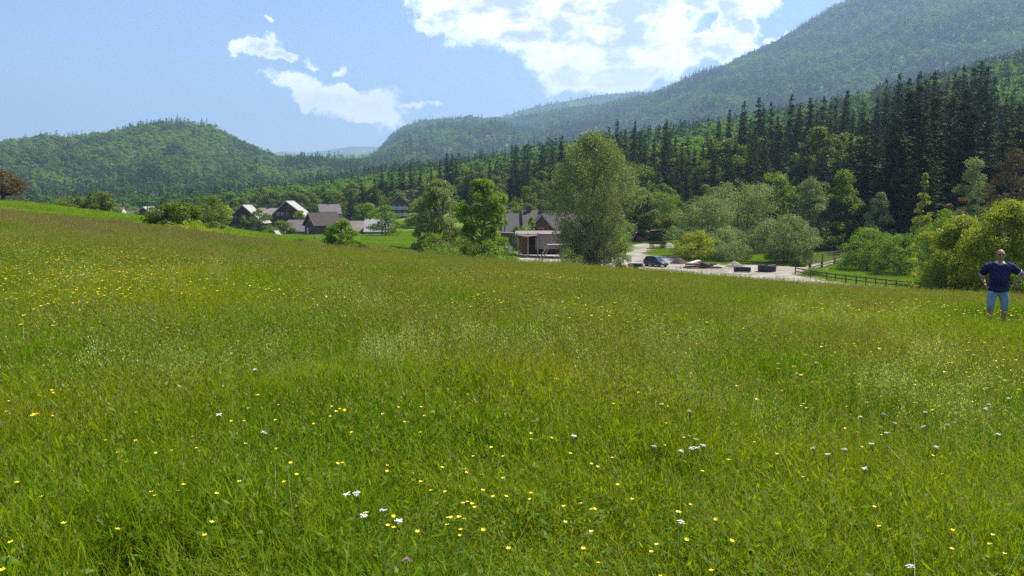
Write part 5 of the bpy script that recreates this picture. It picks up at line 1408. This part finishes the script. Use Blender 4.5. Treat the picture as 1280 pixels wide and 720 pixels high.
# black round water tub with inner hollow and a pale lath across
g_ = place(960, 110); root = empty('water_tub', g_, 0, 'round black rubber water tub with a pale lath across its rim', 'tub')
o = rot_profile('tub', [(1.15, -.1), (1.22, .1), (1.25, .85), (1.30, .92), (1.22, .95), (1.15, .90), (1.10, .5)], Black_r, 28, root)
mb = MB(); mb.beam((-.2, -1.1, 1.0), (1.25, .3, 1.0), .12, .05); mb.build('lath', P_grey, root)
mb = MB(); mb.tube([(-1.1, 0, .985), (-.4, .9, 1.0), (.5, .95, 1.0)], .05, 6); mb.build('hose', Black_r, root)
# low dark trough / old roller beside it
g_ = place(929, 109); root = empty('feed_trough', g_, R(-4), 'low dark rusty feed trough left of the round black tub', 'trough')
mb = MB()
mb.prism([(0, -.45, .75), (0, -.3, .15), (0, .3, .15), (0, .45, .75), (0, .38, .75), (0, .25, .22), (0, -.25, .22), (0, -.38, .75)], (-1.1, 0, 0), (1.1, 0, 0)); mb.build('trough', Black_r, root)
for x in (-1.0, 1.0):
    mb = MB(); mb.beam((x, -.4, .6), (x, .4, .6), .05, .3); mb.build('end_plate', W_red, root)
for x in (-.9, .9):
    for y in (-.3, .3): mb = MB(); mb.box((x, y, .1), (.07, .07, .4)); mb.build('leg', Black_r, root)

# ---- red open shed, cart
g_ = place(808, 176); root = empty('red_shed', g_, R(-4), 'low open shed with dark red boards and grey roof at the end of the track', 'shed')
mb = MB(); mb.box((-.4, 0, 2.2), (5.4, 4, .12), 0, tilt=Matrix.Rotation(.06, 3, 'X')); mb.build('roof', Rf_dull, root)
mb = MB(); mb.box((1.9, -.4, 2.5), (2.6, 4.2, .1), 0, tilt=Matrix.Rotation(-.08, 3, 'Y')); mb.build('raised_roof', Rf_pink, root)
mb = MB(); mb.box((-.1, 1.8, 1.0), (5.8, .08, 2.1)); mb.build('back_wall', W_dark, root)
for x in (-2.9, 2.9): mb = MB(); mb.box((x, 0, 1.0), (.08, 3.5, 2.1)); mb.build('side_wall', W_red, root)
mb = MB(); x = .2
while x < 2.8: mb.box((x, -1.75, 1.45), (.15, .04, 1.0)); x += .17
mb.build('front_boards', W_red, root)
for x in (-2.8, .1, 2.8): mb = MB(); mb.box((x, -1.9, 1.05), (.14, .14, 2.1)); mb.build('post', W_dark, root)
g_ = place(822, 158); root = empty('hay_cart', g_, R(-6), 'dark low wooden cart standing on the grass between track and shed', 'cart')
mb = MB(); mb.box((0, 0, 1.0), (3.3, 1.5, .18)); mb.box((0, -.72, 1.2), (3.3, .06, .3)); mb.box((0, .72, 1.2), (3.3, .06, .3)); mb.build('bed', W_dark, root)
mb = MB(); mb.beam((1.6, 0, .95), (2.9, 0, .45), .1, .1); mb.build('drawbar', W_dark, root)
for x in (-1.1, 1.1):
    for y in (-.85, .85):
        wh = MB(); n = 14
        for k in range(n):
            a0, a1 = 2 * math.pi * k / n, 2 * math.pi * (k + 1) / n; wh.beam((x + .42 * math.cos(a0), y, .45 + .42 * math.sin(a0)), (x + .42 * math.cos(a1), y, .45 + .42 * math.sin(a1)), .08, .08)
        for k in range(6): a0 = k * math.pi / 3; wh.beam((x, y, .45), (x + .4 * math.cos(a0), y, .45 + .4 * math.sin(a0)), .04, .05)
        wh.build('wheel', W_dark, root)


# ---- cars
def car(name, label, pos, yaw, col, S=1.0, L_=3.9):
    root = empty(name, pos, yaw, label, 'car')
    paint = surf(name + '_paint', col, .35, metal=.3, spec=.5, coat=.6)
    # body lofted from cross-sections along x (front +x)
    secs = [(-1.92, .42, .62, .95, .70), (-1.85, .30, .74, 1.05, .76), (-1.5, .24, .80, 1.0, .80), (-.6, .22, .82, .98, .82), (.6, .22, .82, .94, .82), (1.2, .24, .80, .86, .78), (1.7, .26, .74, .74, .70), (1.92, .36, .62, .62, .58)]
    mb = MB(); rings = []
    for (x, zb_, w1, zt, w2) in secs: rings.append([(x, -w1, zb_), (x, -w1 - .03, (zb_ + zt) / 2), (x, -w2, zt - .06), (x, -w2 + .12, zt), (x, w2 - .12, zt), (x, w2, zt - .06), (x, w1 + .03, (zb_ + zt) / 2), (x, w1, zb_)])
    n = 8; mb.v = [p for r_ in rings for p in r_]
    for i in range(len(rings) - 1):
        for k in range(n): mb.f.append((i * n + k, i * n + (k + 1) % n, (i + 1) * n + (k + 1) % n, (i + 1) * n + k)); mb.m.append(0)
    mb.f += [tuple(range(n))[::-1], tuple((len(rings) - 1) * n + k for k in range(n))]; mb.m += [0, 0]
    body = mb.build('body', paint, root, smooth=False, bevel=.05)
    # cabin
    cab = [(-1.80, .96, .70), (-1.45, 1.50, .56), (-.2, 1.55, .58), (.35, 1.45, .55), (1.05, .90, .72)]
    mb = MB(); mb.v = [p for (x, z_, w_) in cab for p in ((x, -w_, z_), (x, w_, z_))]; base = [(-1.80, -.74, .92), (-1.80, .74, .92), (1.05, -.74, .88), (1.05, .74, .88)]
    mb = MB()
    xs = [-1.80, -1.45, -.2, .35, 1.05]; zs = [.96, 1.50, 1.55, 1.45, .90]; ws = [.70, .56, .58, .55, .70]
    v = []
    for x, z_, w_ in zip(xs, zs, ws): v += [(x, -w_, z_), (x, w_, z_), (x, -.76, .92), (x, .76, .92)]
    mb.v = v
    for i in range(4):
        a, b = i * 4, (i + 1) * 4
        mb.f += [(a, b, b + 1, a + 1), (a, a + 2, b + 2, b), (a + 1, b + 1, b + 3, a + 3)]; mb.m += [1 if i in (0, 3) else 0, 1, 1]
    mb.build('cabin', [paint, Glass], root)
    for x in (-1.3, -.35, .45):
        for s in (-1, 1): mb = MB(); mb.beam((x, s * .60, 1.50 if x < .4 else 1.42), (x + (.05 if x < 0 else .2), s * .775, .95), .05, .07); mb.build('door_pillar', paint, root)
    for x in (-1.2, 1.2):
        for s in (-1, 1):
            wmb = MB(); wmb.tube([(x, s * .66, .31), (x, s * .84, .31)], .31, 18); wo_ = wmb.build('wheel', Black_r, root)
            wmb = MB(); wmb.tube([(x, s * .84, .31), (x, s * .855, .31)], .19, 12); wmb.build('rim', P_grey, wo_)
    for s in (-1, 1):
        mb = MB(); mb.box((1.88, s * .52, .62), (.1, .26, .14)); mb.build('headlight', FrameW, root, bevel=.02)
        mb = MB(); mb.box((-1.88, s * .60, .82), (.08, .16, .26)); mb.build('tail_light', surf(name + '_tail_red', (.4, .02, .02), .3), root)
        mb = MB(); mb.box((.72, s * .92, 1.0), (.12, .18, .12)); mb.build('mirror', paint, root, bevel=.02)
    mb = MB(); mb.box((1.93, 0, .34), (.08, 1.2, .16)); mb.build('bumper', Black_r, root)
    root.scale = (S, S, S); return root


g_ = place(820.5, 118); car('parked_car', 'dark blue hatchback parked on the pale gravel yard', (g_.x, g_.y, g_.z + .07), R(-52), (.035, .06, .10), 1.0)
g_ = place(801, 176); car('parked_car', 'red car standing inside the open red shed', (g_.x, g_.y - .5, g_.z + .05), R(-12), (.45, .02, .02), .72)
# small dark trailer at the track edge by the willow
g_ = place(795, 111); root = empty('small_trailer', g_, R(-20), 'small dark trailer at the yard edge right of the willow foot', 'trailer')
mb = MB(); mb.box((0, 0, .6), (1.9, 1.2, .08)); mb.box((0, -.6, .8), (1.9, .05, .4)); mb.box((0, .6, .8), (1.9, .05, .4)); mb.box((-.95, 0, .8), (.05, 1.2, .4)); mb.box((.95, 0, .8), (.05, 1.2, .4)); mb.build('bed', surf('dark_green_paint', (.02, .045, .03), .5), root)
for s in (-1, 1): mb = MB(); mb.tube([(0, s * .66, .3), (0, s * .8, .3)], .3, 14); mb.build('wheel', Black_r, root)
mb = MB(); mb.beam((.95, 0, .55), (1.9, 0, .35), .07, .07); mb.build('drawbar', Black_r, root)

# ---- bridge rails and rail fence
def rail_run(name, label, pts, hp, rails, pw, mat, zoff=0, cat='fence'):
    root = empty(name, pts[0], 0, label, cat); o0 = Vector(pts[0])
    for p in pts: mb = MB(); q = Vector(p) - o0; mb.box((q.x, q.y, hp / 2 - .2), (pw, pw, hp + .4)) if False else mb.beam(q + Vector((0, 0, -.3)), q + Vector((0, 0, hp)), pw, pw); mb.build('post', mat, root)
    for a, b in zip(pts[:-1], pts[1:]):
        for rz_ in rails: mb = MB(); mb.beam(Vector(a) - o0 + Vector((0, -pw * .6, rz_)), Vector(b) - o0 + Vector((0, -pw * .6, rz_ + .02)), pw * .55, .12); mb.build('rail', mat, root)
    return root


def ghit(px, py): q = hit(px, py, 0, y0=74, y1=260); return Vector((q.x, q.y, Hs(q.x, q.y)))


rail_run('bridge_railing', 'far side wooden railing of the small bridge', [ghit(1000 + 56 * t, 332.5 - 11 * t) + Vector((0, 0, .1)) for t in (0, .25, .5, .75, 1)], 1.25, (.45, .8, 1.2), .15, W_dark, cat='railing')
rail_run('bridge_railing', 'near side wooden railing of the small bridge with thick posts', [ghit(1012, 339) + Vector((0, 0, .05)), ghit(1027, 335.5) + Vector((0, 0, .05)), ghit(1043, 331) + Vector((0, 0, .05)), ghit(1058, 326)], 1.15, (.5, 1.0), .26, W_dark, cat='railing')
rail_run('rail_fence', 'long low wooden rail fence along the pasture below the bridge', [ghit(a, b) for a, b in [(994, 343.5), (1013, 347.5), (1033, 351), (1044, 352.5), (1057, 354), (1070, 355.8), (1082, 357.3), (1094, 358.8), (1107, 360.3), (1120, 361.6), (1134, 363), (1150, 364.6)]], 1.05, (.5, .92), .11, W_dark)
for (px, py, hh, lab) in [(115, 287, .55, 'short dark post standing alone on the left field'), (356, 298, .9, 'thin grey post at the field edge left of the brown barn'), (395, 306, .8, 'thin post left of the small dense tree')]:
    q = hit(px, py, 0, y0=54, y1=120); mb = MB(); mb.tube([(0, 0, -.3), (.01, 0, hh)], .06, 7); o = mb.build('fence_post', W_dark if px == 115 else W_grey); o.location = (q.x, q.y, Hs(q.x, q.y)); setp(o, lab, 'post')
for (px, Y, top, lab) in [(631, 150, 263, 'thin dark utility pole in front of the left farmhouse roof'), (289, 255, 262, 'thin pole beside the small grey roofed house')]:
    g_ = place(px, Y); h_ = at(px, top, Y).z - g_.z; root = empty('utility_pole', g_, 0, lab, 'pole'); mb = MB(); mb.tube([(0, 0, -.4), (0, 0, h_)], [.14, .09], 8); mb.build('mast', W_dark, root)
    mb = MB(); mb.beam((-.6, 0, h_ - .3), (.6, 0, h_ - .3), .1, .1); mb.build('cross_arm', W_dark, root)
    mb = MB(); [mb.tube([(x, 0, h_ - .25), (x, 0, h_ - .05)], .04, 6) for x in (-.5, 0.25, .5)]; mb.build('insulator', P_grey, root)
# ------------------------------------------------------------------ the standing man
def skin_mesh(joints, edges, radii, sub=2, rootv=0):
    me = bpy.data.meshes.new('tmp'); me.from_pydata([tuple(j) for j in joints], edges, [])
    o = bpy.data.objects.new('tmp', me); COL.objects.link(o)
    o.modifiers.new('skin', 'SKIN'); 
    if not me.skin_vertices:
        bpy.context.view_layer.objects.active = o
        me.attributes
    sv = me.skin_vertices[0].data
    for i, r_ in enumerate(radii):
        sv[i].radius = (r_, r_) if isinstance(r_, (int, float)) else r_
        sv[i].use_root = (i == rootv)
    s = o.modifiers.new('sub', 'SUBSURF'); s.levels = sub; s.render_levels = sub
    dg = bpy.context.evaluated_depsgraph_get(); ev = o.evaluated_get(dg); m2 = bpy.data.meshes.new_from_object(ev)
    bpy.data.objects.remove(o); return m2


def ell(bm, c, r, rot=None, u=20, v=14):
    M_ = Matrix.Translation(c) @ (rot.to_4x4() if rot is not None else Matrix.Identity(4)) @ Matrix.Diagonal((r[0], r[1], r[2], 1))
    bmesh.ops.create_uvsphere(bm, u_segments=u, v_segments=v, radius=1, matrix=M_)


def remesh(name, meshes, ells, voxel, mat, parent, smooth_it=6):
    bm = bmesh.new()
    for m_ in meshes: bm.from_mesh(m_)
    for e in ells: ell(bm, *e)
    me = bpy.data.meshes.new(name); bm.to_mesh(me); bm.free()
    o = bpy.data.objects.new(name, me); COL.objects.link(o)
    r_ = o.modifiers.new('remesh', 'REMESH'); r_.mode = 'VOXEL'; r_.voxel_size = voxel
    s = o.modifiers.new('smooth', 'SMOOTH'); s.iterations = smooth_it; s.factor = .5
    dg = bpy.context.evaluated_depsgraph_get(); m2 = bpy.data.meshes.new_from_object(o.evaluated_get(dg)); bpy.data.objects.remove(o)
    m2.name = name; m2.polygons.foreach_set('use_smooth', [True] * len(m2.polygons)); m2.materials.clear()
    return link(name, m2, mat, parent)


skin_m = surf('sun_tanned_skin', (.46, .24, .16), .55, (.40, .19, .13), 12)
navy = surf('navy_polo_cotton', (.012, .014, .060), .9, (.020, .022, .078), 7, 1.0, stretch=(1, 1, .5), detail=3)
denim = surf('light_blue_denim', (.15, .25, .34), .9, (.25, .36, .45), 8, 1.0, stretch=(1, 1, .6), detail=4)
collar_m = surf('pale_collar', (.60, .60, .66), .85)
hair_m = surf('short_grey_hair', (.12, .09, .07), .9, (.20, .17, .15), 40)
lens_m = surf('dark_sunglass_lens', (.01, .01, .012), .15, spec=.7)
shoe_m = surf('brown_shoes', (.10, .05, .035), .7)

mp = Vector((MAN[0], MAN[1], Hs(*MAN)))
man = empty('person', mp, R(-20), 'man in navy polo and light blue knee shorts, hands on hips, at the right edge', 'person')
# joints: x to the photo's right, -y towards the camera
Jn = {'pel': (0, .02, .98), 'spi': (0, .0, 1.12), 'che': (0, .01, 1.32), 'nek': (0, .02, 1.50), 'hd0': (0, .0, 1.58), 'hd1': (0, -.005, 1.66),
      'shR': (-.205, .02, 1.425), 'elR': (-.290, .23, 1.18), 'wrR': (-.248, .05, 1.02), 'shL': (.205, .02, 1.425), 'elL': (.475, .08, 1.235), 'wrL': (.254, -.01, 1.03),
      'hiR': (-.105, .02, .92), 'knR': (-.125, -.03, .50), 'anR': (-.135, .03, .09), 'toR': (-.155, -.12, .035), 'hiL': (.105, .02, .92), 'knL': (.14, -.01, .50), 'anL': (.155, .05, .09), 'toL': (.185, -.10, .035)}
names = list(Jn); ix = {k: i for i, k in enumerate(names)}
rad = {'pel': (.13, .11), 'spi': (.15, .13), 'che': (.155, .12), 'nek': .062, 'hd0': .062, 'hd1': .07, 'shR': .062, 'elR': .043, 'wrR': .030, 'shL': .062, 'elL': .043, 'wrL': .030, 'hiR': .092, 'knR': .062, 'anR': .042, 'toR': .032, 'hiL': .092, 'knL': .062, 'anL': .042, 'toL': .032}
E_ = [('pel', 'spi'), ('spi', 'che'), ('che', 'nek'), ('nek', 'hd0'), ('hd0', 'hd1'), ('che', 'shR'), ('shR', 'elR'), ('elR', 'wrR'), ('che', 'shL'), ('shL', 'elL'), ('elL', 'wrL'), ('pel', 'hiR'), ('hiR', 'knR'), ('knR', 'anR'), ('anR', 'toR'), ('pel', 'hiL'), ('hiL', 'knL'), ('knL', 'anL'), ('anL', 'toL')]
bodym = skin_mesh([Jn[k] for k in names], [(ix[a], ix[b]) for a, b in E_], [rad[k] for k in names])
parts_ = [bodym]
# hands: palm and five fingers resting on the hips
for s, wk_, inward in ((-1, 'wrR', 1), (1, 'wrL', -1)):
    w0 = Vector(Jn[wk_]); kn = w0 + Vector((inward * .012, -.055, -.055)); pj = [w0, w0 + Vector((inward * .006, -.028, -.03)), kn]
    pv = [tuple(p) for p in pj]; pe = [(0, 1), (1, 2)]; pr_ = [(.026, .024), (.036, .016), (.038, .014)]
    parts_.append(skin_mesh(pv, pe, pr_, 1))
    for f, (dy, ln) in enumerate([(-.030, .062), (-.010, .072), (.011, .068), (.031, .052)]):
        b0 = kn + Vector((0, .004, dy)); b1 = b0 + Vector((inward * ln * .12, -ln * .50, dy * .15 - ln * .10)); b2 = b1 + Vector((inward * ln * .32, -ln * .30, -ln * .06)); b3 = b2 + Vector((inward * ln * .30, -ln * .06, 0))
        parts_.append(skin_mesh([tuple(b0), tuple(b1), tuple(b2), tuple(b3)], [(0, 1), (1, 2), (2, 3)], [.0105, .0095, .0085, .007], 1))
    t0 = w0 + Vector((inward * .01, -.03 if False else .03, -.01)); parts_.append(skin_mesh([tuple(t0), tuple(t0 + Vector((inward * .005, .035, -.02))), tuple(t0 + Vector((inward * .03, .055, -.03)))], [(0, 1), (1, 2)], [.013, .011, .009], 1))
HC = Vector((0, -.012, 1.665))
ells = [(HC, (.078, .098, .115)), (HC + Vector((0, -.035, -.062)), (.060, .062, .055)), (HC + Vector((0, -.055, -.088)), (.034, .034, .026)),          # skull, jaw, chin
        (HC + Vector((0, -.102, -.018)), (.013, .016, .028)), (HC + Vector((0, -.108, -.034)), (.017, .016, .012)),                                           # nose
        (HC + Vector((-.082, .008, -.015)), (.010, .020, .032)), (HC + Vector((.082, .008, -.015)), (.010, .020, .032)),                                   # ears
        (HC + Vector((-.034, -.078, .022)), (.024, .014, .010)), (HC + Vector((.034, -.078, .022)), (.024, .014, .010)),                                   # brows
        (HC + Vector((0, -.088, -.060)), (.026, .012, .007)), (HC + Vector((0, -.087, -.071)), (.022, .012, .007)),                                          # lips
        (HC + Vector((-.030, -.082, .002)), (.013, .010, .008)), (HC + Vector((.030, -.082, .002)), (.013, .010, .008)),                                      # eyes
        (HC + Vector((-.042, -.066, -.03)), (.026, .026, .026)), (HC + Vector((.042, -.066, -.03)), (.026, .026, .026))]                                      # cheeks
body = remesh('body', parts_, ells, .0065, skin_m, man)
# polo shirt: torso with belly and short sleeves
sj = [(0, .015, .87), (0, -.005, 1.06), (0, -.01, 1.18), (0, .01, 1.34), (0, .02, 1.455), (-.19, .02, 1.42), (-.27, .13, 1.265), (.19, .02, 1.42), (.345, .07, 1.325)]
se = [(0, 1), (1, 2), (2, 3), (3, 4), (3, 5), (5, 6), (3, 7), (7, 8)]
sr = [(.195, .150), (.200, .170), (.200, .170), (.190, .140), (.085, .080), .092, .078, .092, .078]
sm_ = skin_mesh(sj, se, sr, 2)
sleeves = []
for pts__, rr__ in (([(-.13, .02, 1.41), (-.215, .02, 1.41), (-.255, .10, 1.31), (-.285, .155, 1.22)], [.09, .088, .082, .080]), ([(.13, .02, 1.41), (.215, .02, 1.41), (.30, .06, 1.34), (.375, .085, 1.285)], [.09, .088, .082, .080])):
    q_ = MB(); q_.tube(pts__, rr__, 16); me_ = bpy.data.meshes.new('t'); me_.from_pydata(q_.v, [], q_.f); sleeves.append(me_)
shirt = remesh('polo_shirt', [sm_] + sleeves, [(Vector((0, -.045, 1.12)), (.185, .155, .15)), (Vector((-.10, .01, 1.40)), (.13, .10, .085)), (Vector((.10, .01, 1.40)), (.13, .10, .085)), (Vector((0, .01, 1.32)), (.20, .135, .14)), (Vector((0, .01, 1.0)), (.196, .155, .10)), (Vector((0, .015, .90)), (.203, .160, .085))], .010, navy, man, 4)
# collar
cmb = MB(); n = 18
for k in range(n):
    a0, a1 = 2 * math.pi * k / n, 2 * math.pi * (k + 1) / n
    for (aa, bb) in ((a0, a1),):
        pts_ = [(math.cos(aa) * .074, .012 + math.sin(aa) * .074, 1.525), (math.cos(bb) * .074, .012 + math.sin(bb) * .074, 1.525), (math.cos(bb) * .105, .010 + math.sin(bb) * .102, 1.478), (math.cos(aa) * .105, .010 + math.sin(aa) * .102, 1.478)]
        if abs((aa + bb) / 2 - 1.5 * math.pi) > .35: cmb.add(pts_ + [(p[0] * .96, p[1] * .96, p[2] - .008) for p in pts_], [(0, 1, 2, 3), (7, 6, 5, 4), (0, 4, 5, 1), (2, 6, 7, 3), (1, 5, 6, 2), (3, 7, 4, 0)])
cmb.build('collar', collar_m, man)
for s, a, b in ((-1, (-.255, .10, 1.31), (-.285, .155, 1.22)), (1, (.30, .06, 1.34), (.375, .085, 1.285))):
    a, b = Vector(a), Vector(b); d = (b - a).normalized(); e = MB(); e.tube([b - d * .012, b + d * .010], .0795, 16); e.build('sleeve_trim', collar_m, man)
# knee shorts
tj = [(0, .02, .98), (0, .02, .90), (-.105, .02, .86), (-.125, -.015, .60), (-.130, -.015, .42), (.105, .02, .86), (.138, .0, .60), (.146, .005, .42)]
te = [(0, 1), (1, 2), (2, 3), (3, 4), (1, 5), (5, 6), (6, 7)]
tr_ = [(.175, .140), (.172, .140), (.115, .125), .088, .078, (.115, .125), .088, .078]
shorts = remesh('shorts', [skin_mesh(tj, te, tr_, 2)], [(Vector((0, .02, .95)), (.182, .142, .09)), (Vector((-.09, .03, .84)), (.105, .125, .12)), (Vector((.09, .03, .84)), (.105, .125, .12))], .010, denim, man, 4)
bel = MB(); bel.tube([(0, .015, .955), (0, .015, .985)], .01, 8)
# hair fringe: back and sides of the head
hm = []
bmh = bmesh.new(); ell(bmh, HC + Vector((0, .012, .012)), (.083, .096, .108), None, 28, 20)
for v in list(bmh.verts):
    q = v.co - HC
    if q.y < -.005 - max(0, .03 - q.z) * .3 or q.z < -.06 or (q.z > .095 and q.y < .03): bmh.verts.remove(v)
me = bpy.data.meshes.new('hair'); bmh.to_mesh(me); bmh.free(); me.polygons.foreach_set('use_smooth', [True] * len(me.polygons)); ho = link('hair', me, hair_m, man); sl = ho.modifiers.new('t', 'SOLIDIFY'); sl.thickness = .006
# sunglasses
gmb = MB()
for s in (-1, 1):
    c = HC + Vector((s * .033, -.100, .003)); P = [(c.x + math.cos(a) * .028, c.y + abs(math.cos(a)) * .004 * (1 if math.cos(a) * s > 0 else 0), c.z + math.sin(a) * .020) for a in np.linspace(0, 2 * math.pi, 13)[:-1]]
    gmb.add(P + [(x, y + .006, z_) for x, y, z_ in P], [tuple(range(12)), tuple(range(12, 24))[::-1]] + [(i, (i + 1) % 12, 12 + (i + 1) % 12, 12 + i) for i in range(12)])
    gmb.beam((c.x + s * .026, c.y + .004, c.z + .006), (s * .084 + HC.x, HC.y + .0, c.z + .006), .004, .007)
gmb.beam((HC.x - .01, HC.y - .100, HC.z + .006), (HC.x + .01, HC.y - .100, HC.z + .006), .005, .006); gmb.build('sunglasses', lens_m, man)
for s, nm in ((-1, 'R'), (1, 'L')):
    an = Vector(Jn['an' + nm]); to = Vector(Jn['to' + nm]); bms = bmesh.new(); ell(bms, (an + to) / 2 + Vector((0, -.01, -.02)), (.052, .145, .055)); ell(bms, an + Vector((0, .01, -.03)), (.05, .06, .06))
    me = bpy.data.meshes.new('shoe'); bms.to_mesh(me); bms.free(); me.polygons.foreach_set('use_smooth', [True] * len(me.polygons)); link('shoe', me, shoe_m, man)
man.scale = (1.02, 1.02, 1.0)
k = np.array([True] * len(SHX))
if GRAVEL_TEST is not None: k = ~GRAVEL_TEST(SHX, SHY)
x, y = SHX[k], SHY[k]; s = np.random.default_rng(5).uniform(.9, 1.4, len(x)) * np.interp(y, [50, 200], [1, 1.5])
scatter('field_grass', np.stack([x, y, H(x, y)], -1), s, np.random.default_rng(6).integers(0, 3, len(x)), SHORT, 'short green grass of the mown fields beyond the hay meadow', 'grass', 306)
# ------------------------------------------------------------------ air
hz = MB()
x0, x1, y0, y1, z0, z1 = -11500, 11500, -11500, 11500, -30, 1420
hz.add([(x, y, z) for x in (x0, x1) for y in (y0, y1) for z in (z0, z1)], [(0, 1, 3, 2), (4, 6, 7, 5), (0, 4, 5, 1), (2, 3, 7, 6), (0, 2, 6, 4), (1, 5, 7, 3)])
m, N, L = newmat('haze_air')
pv = N.new('ShaderNodeVolumePrincipled'); pv.inputs['Density'].default_value = HAZE_DENSITY; pv.inputs['Color'].default_value = (.46, .68, 1.0, 1); pv.inputs['Anisotropy'].default_value = 0.2
o_ = N.new('ShaderNodeOutputMaterial'); L.new(pv.outputs[0], o_.inputs['Volume'])
haze = hz.build('haze', m); setp(haze, 'thin bluish summer haze filling the valley', 'haze', kind='stuff')
